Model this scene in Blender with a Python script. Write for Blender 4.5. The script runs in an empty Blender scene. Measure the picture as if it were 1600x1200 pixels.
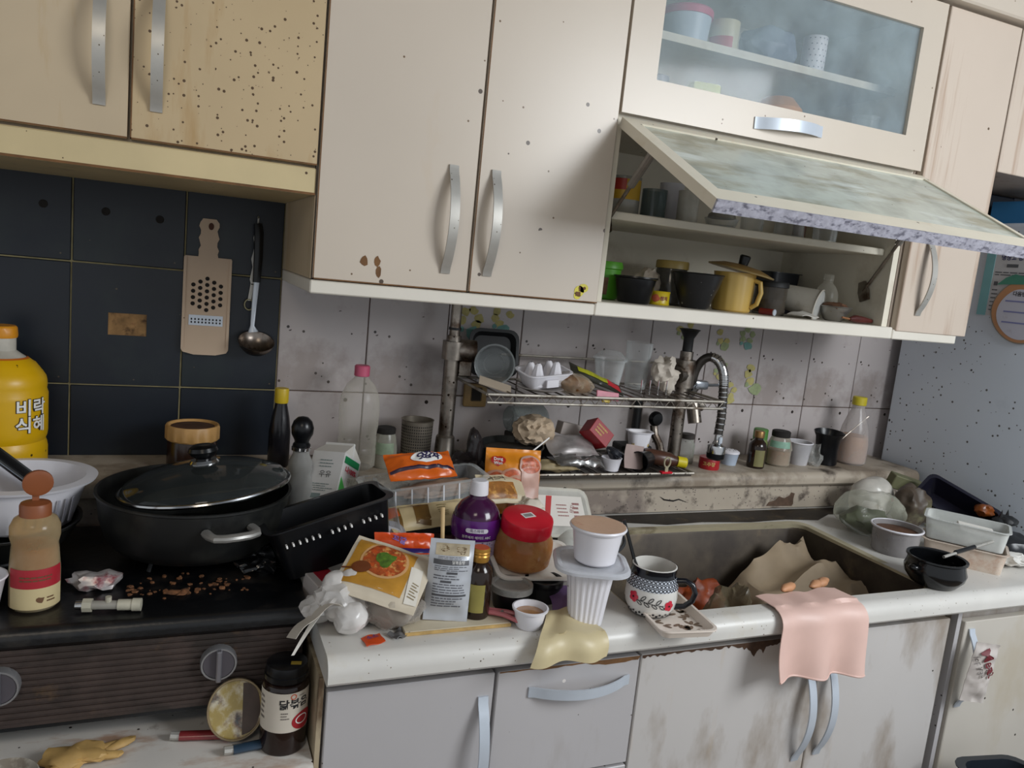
import bpy, bmesh, math, random
from mathutils import Vector, Matrix, Euler
from mathutils import noise as mn

random.seed(11)
SC = bpy.context.scene
COL = SC.collection
PI = math.pi

# ------------------------------------------------------------------ camera
cam_data = bpy.data.cameras.new('camera')
cam = bpy.data.objects.new('camera', cam_data)
COL.objects.link(cam)
cam.matrix_world = Matrix((
    (0.918627, -0.035067, -0.393567, 0.0),
    (-0.382006, 0.175731, -0.907298, -1.65),
    (0.100978, 0.983813, 0.148036, 1.40),
    (0, 0, 0, 1)))
cam_data.sensor_width = 36.0
cam_data.lens = 36.0 * 1221.09 / 1600.0
cam_data.clip_start = 0.02
SC.camera = cam

# ------------------------------------------------------------------ light
world = bpy.data.worlds.new('room_light')
SC.world = world
world.use_nodes = True
wb = world.node_tree.nodes['Background']
wb.inputs['Color'].default_value = (0.90, 0.95, 1.0, 1)
wb.inputs['Strength'].default_value = 0.52

def area(name, loc, target, sx, sy, power, col):
    d = bpy.data.lights.new(name, 'AREA')
    d.shape = 'RECTANGLE'; d.size = sx; d.size_y = sy
    d.energy = power; d.color = col
    o = bpy.data.objects.new(name, d); COL.objects.link(o)
    o.location = loc
    o.rotation_euler = (Vector(target) - Vector(loc)).to_track_quat('-Z', 'Y').to_euler()
    return o
# daylight from the window of the room, behind the camera on the right
area('window_daylight', (1.80, -2.05, 2.0), (0.7, -0.2, 1.15), 0.9, 0.9, 34, (0.93, 0.97, 1.0))
# the ceiling lamp of the room, dim and warm, above and behind the camera
area('ceiling_lamp', (-0.35, -1.9, 2.2), (-0.1, -0.3, 1.2), 0.5, 0.5, 4.5, (1.0, 0.88, 0.72))

SC.view_settings.view_transform = 'Standard'
SC.view_settings.look = 'None'
SC.view_settings.exposure = 0.22
SC.view_settings.gamma = 1.0
SC.view_settings.use_curve_mapping = False

# ------------------------------------------------------------------ materials
def lin(c):
    c = c / 255.0
    return c / 12.92 if c <= 0.04045 else ((c + 0.055) / 1.055) ** 2.4

def hx(s):
    return (lin(int(s[0:2], 16)), lin(int(s[2:4], 16)), lin(int(s[4:6], 16)), 1.0)

_M = {}

def _coords(nt, scale=(1, 1, 1)):
    tc = nt.nodes.new('ShaderNodeTexCoord')
    mp = nt.nodes.new('ShaderNodeMapping')
    mp.inputs['Scale'].default_value = scale
    nt.links.new(tc.outputs['Object'], mp.inputs['Vector'])
    return mp.outputs['Vector']

def _noise(nt, vec, scale, detail=4, rough=.55):
    n = nt.nodes.new('ShaderNodeTexNoise')
    n.inputs['Scale'].default_value = scale
    n.inputs['Detail'].default_value = detail
    n.inputs['Roughness'].default_value = rough
    nt.links.new(vec, n.inputs['Vector'])
    return n.outputs['Fac']

def _range(nt, val, a, b, c=0., d=1.):
    m = nt.nodes.new('ShaderNodeMapRange')
    m.clamp = True
    for k, v in zip((1, 2, 3, 4), (a, b, c, d)):
        m.inputs[k].default_value = v
    nt.links.new(val, m.inputs[0])
    return m.outputs[0]

def _mix(nt, fac, a, b):
    m = nt.nodes.new('ShaderNodeMix')
    m.data_type = 'RGBA'
    if isinstance(fac, float): m.inputs[0].default_value = fac
    else: nt.links.new(fac, m.inputs[0])
    for i, x in ((6, a), (7, b)):
        if isinstance(x, tuple): m.inputs[i].default_value = x
        else: nt.links.new(x, m.inputs[i])
    return m.outputs[2]

def _math(nt, op, a, b):
    m = nt.nodes.new('ShaderNodeMath'); m.operation = op
    for i, x in ((0, a), (1, b)):
        if isinstance(x, (int, float)): m.inputs[i].default_value = x
        else: nt.links.new(x, m.inputs[i])
    return m.outputs[0]

def _specks(nt, vec, scale, density, size):
    v = nt.nodes.new('ShaderNodeTexVoronoi')
    v.inputs['Scale'].default_value = scale
    nt.links.new(vec, v.inputs['Vector'])
    sep = nt.nodes.new('ShaderNodeSeparateColor')
    nt.links.new(v.outputs['Color'], sep.inputs[0])
    sz = _math(nt, 'MULTIPLY', _math(nt, 'ADD', sep.outputs[1], .35), size)
    near = _math(nt, 'LESS_THAN', v.outputs['Distance'], sz)
    wide = _noise(nt, vec, 5., 3)
    density = _range(nt, wide, .35, .65, density * .35, density * 1.5)
    pick = _math(nt, 'LESS_THAN', sep.outputs[0], density)
    return _math(nt, 'MULTIPLY', near, pick)

def color_graph(nt, col, var, vs, specks, stains):
    vec = _coords(nt)
    out = hx(col)
    if var:
        n = _noise(nt, vec, vs)
        f = _range(nt, n, .3, .7)
        a = tuple(min(1, x * (1 - var)) for x in out[:3]) + (1,)
        b = tuple(min(1, x * (1 + var)) for x in out[:3]) + (1,)
        out = _mix(nt, f, a, b)
    for st in stains:           # (hex, amount, scale, threshold, stretch)
        c, amt, sc, th, stretch = st
        vec2 = _coords(nt, stretch)
        n = _noise(nt, vec2, sc, 6, .62)
        f = _range(nt, n, th, th + .12, 0, amt)
        out = _mix(nt, f, out, hx(c))
    for sp in specks:           # (hex, scale, density, size)
        c, sc, dens, size = sp
        out = _mix(nt, _specks(nt, vec, sc, dens, size), out, hx(c))
    return out, vec

def M(name, col='808080', rough=.5, metal=0., var=.06, vs=9., specks=(), stains=(), bump=0., bs=60., coat=0., spec=.5, sub=0., trans=0.):
    if name in _M: return _M[name]
    m = bpy.data.materials.new(name); m.use_nodes = True
    nt = m.node_tree
    p = nt.nodes['Principled BSDF']
    out, vec = color_graph(nt, col, var, vs, specks, stains)
    if isinstance(out, tuple): p.inputs['Base Color'].default_value = out
    else: nt.links.new(out, p.inputs['Base Color'])
    p.inputs['Roughness'].default_value = rough
    p.inputs['Metallic'].default_value = metal
    p.inputs['Specular IOR Level'].default_value = spec
    p.inputs['Coat Weight'].default_value = coat
    if bump:
        b = nt.nodes.new('ShaderNodeBump')
        b.inputs['Strength'].default_value = bump
        b.inputs['Distance'].default_value = .002
        nt.links.new(_noise(nt, vec, bs, 5), b.inputs['Height'])
        nt.links.new(b.outputs['Normal'], p.inputs['Normal'])
    _M[name] = m
    return m

def CL(name, col='ffffff', haze=.15, rough=.12, stains=(), specks=(), var=.05, edge=.45, tint='ffffff'):
    """clear or hazy plastic / glass: a thin sheet that lets light through and has a gloss"""
    if name in _M: return _M[name]
    m = bpy.data.materials.new(name); m.use_nodes = True
    nt = m.node_tree
    p = nt.nodes['Principled BSDF']
    out, vec = color_graph(nt, col, var, 9., specks, stains)
    if isinstance(out, tuple): p.inputs['Base Color'].default_value = out
    else: nt.links.new(out, p.inputs['Base Color'])
    p.inputs['Roughness'].default_value = rough
    t = nt.nodes.new('ShaderNodeBsdfTransparent')
    t.inputs['Color'].default_value = hx(tint)
    lw = nt.nodes.new('ShaderNodeLayerWeight')
    lw.inputs['Blend'].default_value = .35
    f = _range(nt, lw.outputs['Facing'], 0., 1., haze, min(1., haze + edge))
    n = _noise(nt, vec, 14., 5)
    f = _math(nt, 'MULTIPLY', f, _range(nt, n, .3, .7, .75, 1.2))
    mx = nt.nodes.new('ShaderNodeMixShader')
    nt.links.new(f, mx.inputs[0])
    nt.links.new(t.outputs[0], mx.inputs[1])
    nt.links.new(p.outputs[0], mx.inputs[2])
    nt.links.new(mx.outputs[0], nt.nodes['Material Output'].inputs['Surface'])
    _M[name] = m
    return m

# ------------------------------------------------------------------ shapes: (verts, faces)
def join(*sh):
    V, F = [], []
    for v, f in sh:
        o = len(V)
        V += [tuple(x) for x in v]
        F += [tuple(i + o for i in q) for q in f]
    return V, F

def tf(sh, loc=(0, 0, 0), rot=(0, 0, 0), sc=(1, 1, 1)):
    if isinstance(sc, (int, float)): sc = (sc,) * 3
    m = Matrix.LocRotScale(Vector(loc), Euler(rot), Vector(sc))
    return [tuple(m @ Vector(v)) for v in sh[0]], list(sh[1])

def bx(x0, x1, y0, y1, z0, z1, bev=0., seg=1):
    if bev <= 0:
        V = [(x0, y0, z0), (x1, y0, z0), (x1, y1, z0), (x0, y1, z0), (x0, y0, z1), (x1, y0, z1), (x1, y1, z1), (x0, y1, z1)]
        return V, [(0, 3, 2, 1), (4, 5, 6, 7), (0, 1, 5, 4), (1, 2, 6, 5), (2, 3, 7, 6), (3, 0, 4, 7)]
    bm = bmesh.new()
    bmesh.ops.create_cube(bm, size=1)
    for v in bm.verts:
        v.co = Vector(((x0 + x1) / 2 + v.co.x * (x1 - x0), (y0 + y1) / 2 + v.co.y * (y1 - y0), (z0 + z1) / 2 + v.co.z * (z1 - z0)))
    bmesh.ops.bevel(bm, geom=bm.edges[:] + bm.verts[:], offset=bev, segments=seg, affect='EDGES', profile=.5)
    bm.verts.index_update()
    r = [tuple(v.co) for v in bm.verts], [tuple(v.index for v in f.verts) for f in bm.faces]
    bm.free()
    return r

def lathe(prof, seg=28, sx=1., sy=1., ripple=0, amp=0., z0=0., z1=9.):
    V, F, rings = [], [], []
    for r, z in prof:
        if r <= 1e-6:
            rings.append([len(V)]); V.append((0, 0, z))
        else:
            ring = []
            for i in range(seg):
                a = 2 * PI * i / seg
                q = r
                if ripple and z0 <= z <= z1: q = r * (1 + amp * (1 if (i * ripple // seg) % 2 else -1))
                ring.append(len(V)); V.append((q * math.cos(a) * sx, q * math.sin(a) * sy, z))
            rings.append(ring)
    for a, b in zip(rings, rings[1:]):
        if len(a) == 1 and len(b) == 1: continue
        for i in range(seg):
            j = (i + 1) % seg
            if len(a) == 1: F.append((a[0], b[j], b[i]))
            elif len(b) == 1: F.append((a[i], a[j], b[0]))
            else: F.append((a[i], a[j], b[j], b[i]))
    return V, F

def tube(pts, r, seg=8, closed=False, flat=1.):
    pts = [Vector(p) for p in pts]
    n = len(pts)
    rs = r if isinstance(r, (list, tuple)) else [r] * n
    V, F = [], []
    up = None
    for i, p in enumerate(pts):
        if closed: t = pts[(i + 1) % n] - pts[i - 1]
        else: t = pts[min(i + 1, n - 1)] - pts[max(i - 1, 0)]
        if t.length < 1e-9: t = Vector((0, 0, 1))
        t.normalize()
        if up is None:
            up = Vector((0, 0, 1)) if abs(t.z) < .9 else Vector((0, 1, 0))
        s = t.cross(up)
        if s.length < 1e-6: s = t.cross(Vector((1, 0, 0)))
        s.normalize()
        up = s.cross(t).normalized()
        for k in range(seg):
            a = 2 * PI * k / seg
            V.append(tuple(p + s * (math.cos(a) * rs[i]) + up * (math.sin(a) * rs[i] * flat)))
    m = n if closed else n - 1
    for i in range(m):
        j = (i + 1) % n
        for k in range(seg):
            l = (k + 1) % seg
            F.append((i * seg + k, i * seg + l, j * seg + l, j * seg + k))
    if not closed:
        F.append(tuple(range(seg))[::-1])
        F.append(tuple(range((n - 1) * seg, n * seg)))
    return V, F

def rr(w, d, r, z, n=4, cx=0., cy=0.):
    r = min(r, w / 2 - 1e-5, d / 2 - 1e-5)
    P = []
    for (sx, sy, a0) in ((1, 1, 0), (-1, 1, PI / 2), (-1, -1, PI), (1, -1, 1.5 * PI)):
        for k in range(n + 1):
            a = a0 + PI / 2 * k / n
            P.append((cx + sx * (w / 2 - r) + r * math.cos(a), cy + sy * (d / 2 - r) + r * math.sin(a), z))
    return P

def loft(rings, cap0=True, cap1=True):
    V, F = [], []
    n = len(rings[0])
    for r in rings: V += r
    for i in range(len(rings) - 1):
        for k in range(n):
            l = (k + 1) % n
            F.append((i * n + k, i * n + l, (i + 1) * n + l, (i + 1) * n + k))
    if cap0: F.append(tuple(range(n))[::-1])
    if cap1: F.append(tuple(range((len(rings) - 1) * n, len(rings) * n)))
    return V, F

def tray(w, d, h, r=.012, taper=.012, th=.0015, lip=.006, n=4):
    """open tray standing on z = 0, w x d measured at its lip"""
    w0, d0 = w - 2 * lip, d - 2 * lip
    wb, db = w0 - 2 * taper, d0 - 2 * taper
    return loft([rr(wb, db, r, 0, n), rr(w0, d0, r + .004, h - th, n), rr(w, d, r + .006, h - th, n), rr(w, d, r + .006, h, n),
                 rr(w0 - 2 * th, d0 - 2 * th, r + .004, h, n), rr(wb - 2 * th, db - 2 * th, r, th, n)])

def prism(poly, y0, y1):
    """polygon given in x, z, pushed from y0 to y1"""
    n = len(poly)
    V = [(x, y0, z) for x, z in poly] + [(x, y1, z) for x, z in poly]
    F = [tuple(range(n)), tuple(range(n, 2 * n))[::-1]]
    for i in range(n):
        j = (i + 1) % n
        F.append((i, n + i, n + j, j))
    return V, F

def sheet(nx, ny, fn, th=.0):
    """surface fn(u, v) for u, v in 0..1, thickened"""
    V = [tuple(fn(i / nx, j / ny)) for j in range(ny + 1) for i in range(nx + 1)]
    F = [(j * (nx + 1) + i, j * (nx + 1) + i + 1, (j + 1) * (nx + 1) + i + 1, (j + 1) * (nx + 1) + i) for j in range(ny) for i in range(nx)]
    if th:
        bm = bmesh.new()
        bv = [bm.verts.new(v) for v in V]
        for f in F:
            try: bm.faces.new([bv[i] for i in f])
            except ValueError: pass
        bm.normal_update()
        bmesh.ops.solidify(bm, geom=bm.faces[:] + bm.edges[:] + bm.verts[:], thickness=th)
        bm.verts.index_update()
        V = [tuple(v.co) for v in bm.verts]; F = [tuple(v.index for v in f.verts) for f in bm.faces]
        bm.free()
    return V, F

def nz(x, y, z, s=1.): return mn.noise(Vector((x * s, y * s, z * s)))

def lump(rx, ry, rz, sub=4, amp=.3, scale=9., seed=0., ridged=True, zmin=None):
    """crumpled ball of film or paper"""
    bm = bmesh.new()
    bmesh.ops.create_icosphere(bm, subdivisions=sub, radius=1)
    for v in bm.verts:
        p = v.co.copy()
        q = Vector((p.x * rx, p.y * ry, p.z * rz)) * scale + Vector((seed, seed * .7, -seed))
        k = mn.noise(q)
        k2 = mn.noise(q * 2.3)
        if ridged: k = 1 - 2 * abs(k); k2 = 1 - 2 * abs(k2)
        s = 1 + amp * (k - .45) + amp * .45 * (k2 - .45)
        v.co = Vector((p.x * rx * s, p.y * ry * s, p.z * rz * s))
        if zmin is not None: v.co.z = max(v.co.z, zmin)
    bm.verts.index_update()
    r = [tuple(v.co) for v in bm.verts], [tuple(v.index for v in f.verts) for f in bm.faces]
    bm.free()
    return r

class Pouch:
    """filled bag: front faces -Y, x across, z up; S(u, v) is its front, u in metres from the middle, v height"""
    def __init__(s, w, h, t, crumple=.004, seed=0., flatends=.12, open_top=False, sc=22.):
        s.w, s.h, s.t, s.c, s.seed, s.fe, s.sc = w, h, t, crumple, seed, flatends, sc
    def depth(s, u, v):
        a = max(0., 1 - abs(2 * u / s.w) ** 2.6)
        b = v / s.h
        e = min(b, 1 - b)
        k = min(1., max(0., (e - s.fe * .35) / (s.fe * 1.6)))
        k = k * k * (3 - 2 * k)
        return s.t * a * k
    def wob(s, u, v):
        n = mn.noise(Vector((u * s.sc, v * s.sc, s.seed)))
        n2 = mn.noise(Vector((u * s.sc * 2.2, v * s.sc * 2.2, s.seed + 5)))
        return s.c * (1 - 2 * abs(n)) + s.c * .5 * (1 - 2 * abs(n2))
    def S(s, u, v): return Vector((u, -s.depth(u, v) - s.wob(u, v), v))
    def B(s, u, v): return Vector((u, s.depth(u, v) * .8 - s.wob(u, v) + .0012, v))
    def mesh(s, nx=22, ny=26):
        a = sheet(nx, ny, lambda p, q: s.S((p - .5) * s.w, q * s.h))
        b = sheet(nx, ny, lambda p, q: s.B((.5 - p) * s.w, q * s.h))
        V, F = join(a, b)
        n = (nx + 1) * (ny + 1)
        def A(i, j): return j * (nx + 1) + i
        def Bq(i, j): return n + j * (nx + 1) + (nx - i)
        for i in range(nx):
            F.append((A(i, 0), Bq(i, 0), Bq(i + 1, 0), A(i + 1, 0)))
            F.append((A(i, ny), A(i + 1, ny), Bq(i + 1, ny), Bq(i, ny)))
        for j in range(ny):
            F.append((A(0, j), A(0, j + 1), Bq(0, j + 1), Bq(0, j)))
            F.append((A(nx, j), Bq(nx, j), Bq(nx, j + 1), A(nx, j + 1)))
        return V, F

def cylS(prof, a0=0., sx=1.):
    """surface of a lathe: u = metres round from the front, v = height"""
    P = sorted(prof, key=lambda p: p[1])
    def S(u, v):
        r = P[0][0]
        for (ra, za), (rb, zb) in zip(P, P[1:]):
            if za <= v <= zb and zb > za:
                r = ra + (rb - ra) * (v - za) / (zb - za); break
        else:
            if v > P[-1][1]: r = P[-1][0]
        rm = max(r, .004)
        a = u / rm + a0
        return Vector((rm * math.sin(a) * sx, -rm * math.cos(a), v))
    return S

def planeS(org=(0, 0, 0), ex=(1, 0, 0), ez=(0, 0, 1)):
    o, a, b = Vector(org), Vector(ex), Vector(ez)
    return lambda u, v: o + a * u + b * v

def wrap(S, sh2, eps=.0006):
    """put a flat shape (verts in u, v) onto a surface"""
    V = []
    d = 1e-3
    for q in sh2[0]:
        u, v = q[0], q[1]
        p = S(u, v)
        n = (S(u + d, v) - S(u - d, v)).cross(S(u, v + d) - S(u, v - d))
        if n.length > 1e-12: n.normalize()
        e = eps + (q[2] if len(q) > 2 else 0)
        V.append(tuple(p + n * e))
    return V, sh2[1]

def rect2(x0, x1, y0, y1, nx=8, ny=8, fx=None):
    V = [(x0 + (x1 - x0) * i / nx, y0 + (y1 - y0) * j / ny) for j in range(ny + 1) for i in range(nx + 1)]
    F = [(j * (nx + 1) + i, j * (nx + 1) + i + 1, (j + 1) * (nx + 1) + i + 1, (j + 1) * (nx + 1) + i) for j in range(ny) for i in range(nx)]
    return V, F

def disc2(cx, cy, rx, ry, seg=20, rings=4, wob=0., seed=0., a0=0., a1=2 * PI):
    V = [(cx, cy)]; F = []
    full = abs(a1 - a0 - 2 * PI) < 1e-6
    n = seg if full else seg + 1
    for k in range(1, rings + 1):
        for i in range(n):
            a = a0 + (a1 - a0) * i / seg
            q = k / rings * (1 + wob * mn.noise(Vector((math.cos(a) * 1.7 + seed, math.sin(a) * 1.7, seed))))
            V.append((cx + rx * q * math.cos(a), cy + ry * q * math.sin(a)))
    for i in range(seg):
        j = (i + 1) % n
        F.append((0, 1 + i, 1 + j))
        for k in range(rings - 1):
            b = 1 + k * n; c = b + n
            F.append((b + i, c + i, c + j, b + j))
    return V, F

def ring2(cx, cy, rx, ry, w, seg=24):
    V, F = [], []
    for i in range(seg):
        a = 2 * PI * i / seg
        V.append((cx + (rx - w) * math.cos(a), cy + (ry - w) * math.sin(a)))
        V.append((cx + rx * math.cos(a), cy + ry * math.sin(a)))
    for i in range(seg):
        j = (i + 1) % seg
        F.append((2 * i, 2 * i + 1, 2 * j + 1, 2 * j))
    return V, F

def poly2(pts): return [tuple(p) for p in pts], [tuple(range(len(pts)))]

def shift2(sh, dx=0., dy=0., rot=0., sc=1., sy=None):
    c, s = math.cos(rot), math.sin(rot)
    sy = sc if sy is None else sy
    return [(dx + c * v[0] * sc - s * v[1] * sy, dy + s * v[0] * sc + c * v[1] * sy) for v in sh[0]], sh[1]

def text2(body, size, bold=0.):
    cu = bpy.data.curves.new('lettering', 'FONT')
    cu.body = body; cu.size = size; cu.align_x = 'CENTER'; cu.align_y = 'CENTER'
    cu.offset = bold; cu.resolution_u = 2
    o = bpy.data.objects.new('lettering', cu); COL.objects.link(o)
    dg = bpy.context.evaluated_depsgraph_get()
    me = o.evaluated_get(dg).to_mesh()
    V = [(v.co.x, v.co.y) for v in me.vertices]
    F = [tuple(p.vertices) for p in me.polygons]
    o.evaluated_get(dg).to_mesh_clear()
    bpy.data.objects.remove(o); bpy.data.curves.remove(cu)
    return V, F

def lines2(x0, x1, y0, y1, n, seed=1, h=.45, short=.35):
    """rows of small print"""
    rnd = random.Random(seed)
    out = []
    for i in range(n):
        y = y1 - (y1 - y0) * (i + .5) / n
        hh = (y1 - y0) / n * h / 2
        x = x0
        end = x1 - (x1 - x0) * rnd.random() * short
        while x < end:
            w = min(end - x, (x1 - x0) * rnd.uniform(.06, .22))
            out.append(rect2(x, x + w, y - hh, y + hh, 2, 1))
            x += w + (x1 - x0) * .025
    return join(*out)

# ------------------------------------------------------------------ objects
def mesh(name, sh, smooth=True, angle=35.):
    bm = bmesh.new()
    bv = [bm.verts.new(v) for v in sh[0]]
    for f in sh[1]:
        if len(set(f)) < 3: continue
        try: bm.faces.new([bv[i] for i in f])
        except ValueError: pass
    bmesh.ops.remove_doubles(bm, verts=bm.verts[:], dist=1e-6)
    bm.normal_update()
    bmesh.ops.recalc_face_normals(bm, faces=bm.faces[:])
    if smooth:
        lim = math.radians(angle)
        for f in bm.faces: f.smooth = True
        for e in bm.edges:
            if len(e.link_faces) == 2 and e.calc_face_angle(0) > lim: e.smooth = False
    me = bpy.data.meshes.new(name)
    bm.to_mesh(me); bm.free()
    return me

def ob(name, sh, m, parent=None, loc=(0, 0, 0), rot=(0, 0, 0), smooth=True, angle=35., label=None):
    me = mesh(name, sh, smooth, angle)
    me.materials.append(m)
    o = bpy.data.objects.new(name, me); COL.objects.link(o)
    o.location = loc; o.rotation_euler = rot
    if parent is not None: o.parent = parent
    if label: o['label'] = label
    if name.endswith('_print') or name in ('chip', 'hole', 'tooth', 'petals', 'leaf', 'slot', 'rib_slot', 'rib'): o['kind'] = 'stuff'
    return o

def tag(o, label, cat, group=None):
    o['label'] = label; o['category'] = cat
    if group: o['group'] = group
    return o

def thing(name, label, cat, loc=(0, 0, 0), rot=(0, 0, 0), group=None):
    o = bpy.data.objects.new(name, None); COL.objects.link(o)
    o.empty_display_size = .03
    o.location = loc; o.rotation_euler = rot
    return tag(o, label, cat, group)

def struct(o):
    o['kind'] = 'structure'
    return o

def face(x, y, extra=0.): return (0, 0, -math.atan2(x, 1.65 + y) + math.radians(extra))
def R3(a, b, c): return (math.radians(a), math.radians(b), math.radians(c))

# ------------------------------------------------------------------ shared materials
ONE = (1, 1, 1)
mCab = M('cream_laminate', 'c2b6a7', .32, var=.03, vs=3, specks=(('4a3a2c', 30, .22, .12), ('6b543c', 52, .12, .16)), stains=(('b99a6c', .30, 4, .60, (1, 1, .35)),))
mCabR = M('cream_laminate_far', 'c4b5a6', .34, var=.03, vs=3, specks=(('5a4632', 30, .07, .10),), stains=(('96745a', .65, 9, .56, (3, 3, .14)),))
mHood = M('yellowed_laminate', 'b8a27e', .42, var=.06, vs=5, specks=(('4a3214', 150, .34, .24), ('3d2a12', 110, .25, .17)), stains=(('a07a3e', .55, 6, .50, (2.4, 2.4, .4)),))
mHoodL = M('yellowed_laminate_pale', 'baa88c', .42, var=.06, vs=5, specks=(('4a3214', 60, .05, .14),), stains=(('a8864e', .50, 6, .52, (2.4, 2.4, .4)),))
mHoodB = M('greasy_board', 'c6b48a', .45, var=.07, vs=9, specks=(('4a3214', 70, .06, .14),), stains=(('6a4214', .6, 7, .62, ONE),))
mBoard = M('white_board', 'd6d0c4', .45, var=.04, vs=9, specks=(('43301c', 60, .05, .14),), stains=(('8a5a28', .5, 8, .66, ONE),))
mInside = M('cabinet_inside', 'd8d1c0', .6, var=.04, vs=6, specks=(('43301c', 40, .06, .10),), stains=(('9a8a70', .35, 6, .58, ONE),))
mEdge = M('rusty_edge', '6b4a2a', .8, var=.3, vs=40)
mBase = M('white_laminate', 'b4b1b2', .38, var=.03, vs=3, specks=(('2e2620', 60, .16, .09), ('ded8d4', 44, .05, .10)), stains=(('8c8174', .28, 5, .58, (2, 2, .5)),))
mBaseD = M('stained_laminate', 'bfbbb8', .38, var=.04, vs=3, specks=(('2e2620', 40, .07, .10),), stains=(('887866', .75, 3.2, .50, (1.4, 1.4, .6)), ('b9a07c', .30, 7, .6, (3, 3, .4))))
mDark = M('dark_gap', '1b1714', .9, var=.2)
mSteel = M('brushed_aluminium', 'b4b1aa', .38, .45, var=.08, vs=30, specks=(('5a5040', 160, .12, .18),))
mSteelC = M('clean_aluminium', 'c2cad4', .35, .25, var=.04, vs=20)
mChrome = M('chrome', 'c4c4c4', .16, 1., var=.05)
mChromeD = M('grimy_chrome', '8d857c', .38, 1., var=.25, vs=40, stains=(('4b382a', .85, 18, .50, ONE),), specks=(('2a211a', 120, .2, .25),))
mTileW = M('white_tile', 'b2aaa8', .22, var=.03, vs=6, specks=(('2c2420', 40, .22, .13), ('4a403a', 70, .16, .18)), stains=(('7e7068', .55, 5, .50, ONE),))
mTileB = M('black_tile', '151b24', .36, spec=.4, var=.15, vs=6, specks=(('51473a', 90, .05, .12),), stains=(('20282a', .7, 5, .52, ONE),))
mGroutB = M('yellow_grout', '7d7454', .9, var=.25, vs=30)
mGroutW = M('brown_grout', '5b4a40', .9, var=.25, vs=30)
mTop = M('worktop_white', 'cfccc6', .33, var=.04, vs=14, specks=(('5c5348', 90, .03, .11), ('8a8172', 200, .12, .20)), stains=(('b7a98c', .35, 7, .57, ONE),))
mLedge = M('mouldy_ledge', 'aca090', .5, var=.06, vs=9, specks=(('2e241c', 90, .07, .13),), stains=(('6a5a48', .65, 7, .48, ONE), ('2e2219', .9, 9, .56, ONE)))
mLedgeF = M('mouldy_face', 'aea292', .5, var=.06, vs=9, specks=(('4a4040', 160, .22, .20),), stains=(('6f625c', .75, 6, .50, ONE), ('3a2e28', .8, 22, .56, ONE)))
mFridge = M('fridge_enamel', 'd0d8e2', .30, var=.02, vs=3, specks=(('2a2826', 50, .30, .15), ('5a5a5a', 80, .16, .18)), stains=(('95a0ac', .35, 4, .58, ONE),))
mWhite = M('white_plastic', 'dddbe0', .35, var=.02, specks=(('5a5248', 60, .04, .10),))
mFoam = M('white_foam', 'dcd6cc', .7, var=.04, stains=(('c29a6a', .3, 14, .6, ONE),))
mBlack = M('black_plastic', '0c0d10', .28, var=.2, vs=20, spec=.35)
mBlackM = M('black_matte', '121315', .55, var=.2, vs=20)
mGlass = CL('clear_plastic', 'dfe4e4', .07, .10, edge=.55)
mGlassD = CL('dusty_plastic', 'cfcabc', .15, .22, specks=(('3a3028', 110, .14, .16),), edge=.5)
mRed = M('red_plastic', 'c8182c', .3, var=.04)
mPrint = M('black_print', '1d1d1f', .6, var=0)
mPrintW = M('white_print', 'e8e6e2', .5, var=0)
mPrintR = M('red_print', 'c4202c', .5, var=0)
mPaper = M('paper', 'd8d4cc', .75, var=.05)

# ------------------------------------------------------------------ the room
floor = struct(ob('floor', bx(-2.2, 3.4, -3.6, .1, -.05, 0), M('floor_vinyl', '7d6c58', .5, var=.12, vs=5)))
wall = struct(ob('wall_back', bx(-2.2, 3.4, .0035, .12, 0, 2.3), mGroutW))
ceil_ = struct(ob('ceiling', bx(-2.2, 3.4, -3.6, .12, 2.26, 2.34), M('ceiling_paper', '9ba2ac', .8, var=.05)))
ob('grout', bx(-1.2, .187, .0022, .0036, .75, 1.62), mGroutB, wall)

def tile_mesh(w, h, m):
    me = mesh('tile', bx(-w / 2, w / 2, 0, .006, -h / 2, h / 2, .0014), False)
    me.materials.append(m)
    return me
G = .0014
rows = [(.870, 1.099), (1.099, 1.328), (1.328, 1.557)]
bcols = [-.954, -.762, -.570, -.378, -.186, .005, .187]
wcols = [.187, .370, .548, .727, .903, 1.079, 1.252, 1.424, 1.597, 1.772, 1.947, 2.12]
cache = {}
def put_tile(x0, x1, z0, z1, m, g):
    w, h = round(x1 - x0 - 2 * g, 4), round(z1 - z0 - 2 * g, 4)
    k = (w, h, m.name)
    if k not in cache: cache[k] = tile_mesh(w, h, m)
    o = bpy.data.objects.new('tile', cache[k]); COL.objects.link(o)
    o.location = ((x0 + x1) / 2, random.uniform(-.0005, .0003), (z0 + z1) / 2)
    o.parent = wall
for a, b in zip(bcols, bcols[1:]):
    for c, d in rows:
        if a == -.186 and c == 1.099: continue
        put_tile(a, b, c, d, mTileB, G)
for a, b in zip(wcols, wcols[1:]):
    for c, d in rows: put_tile(a, b, c, d, mTileW, .0011)
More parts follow.
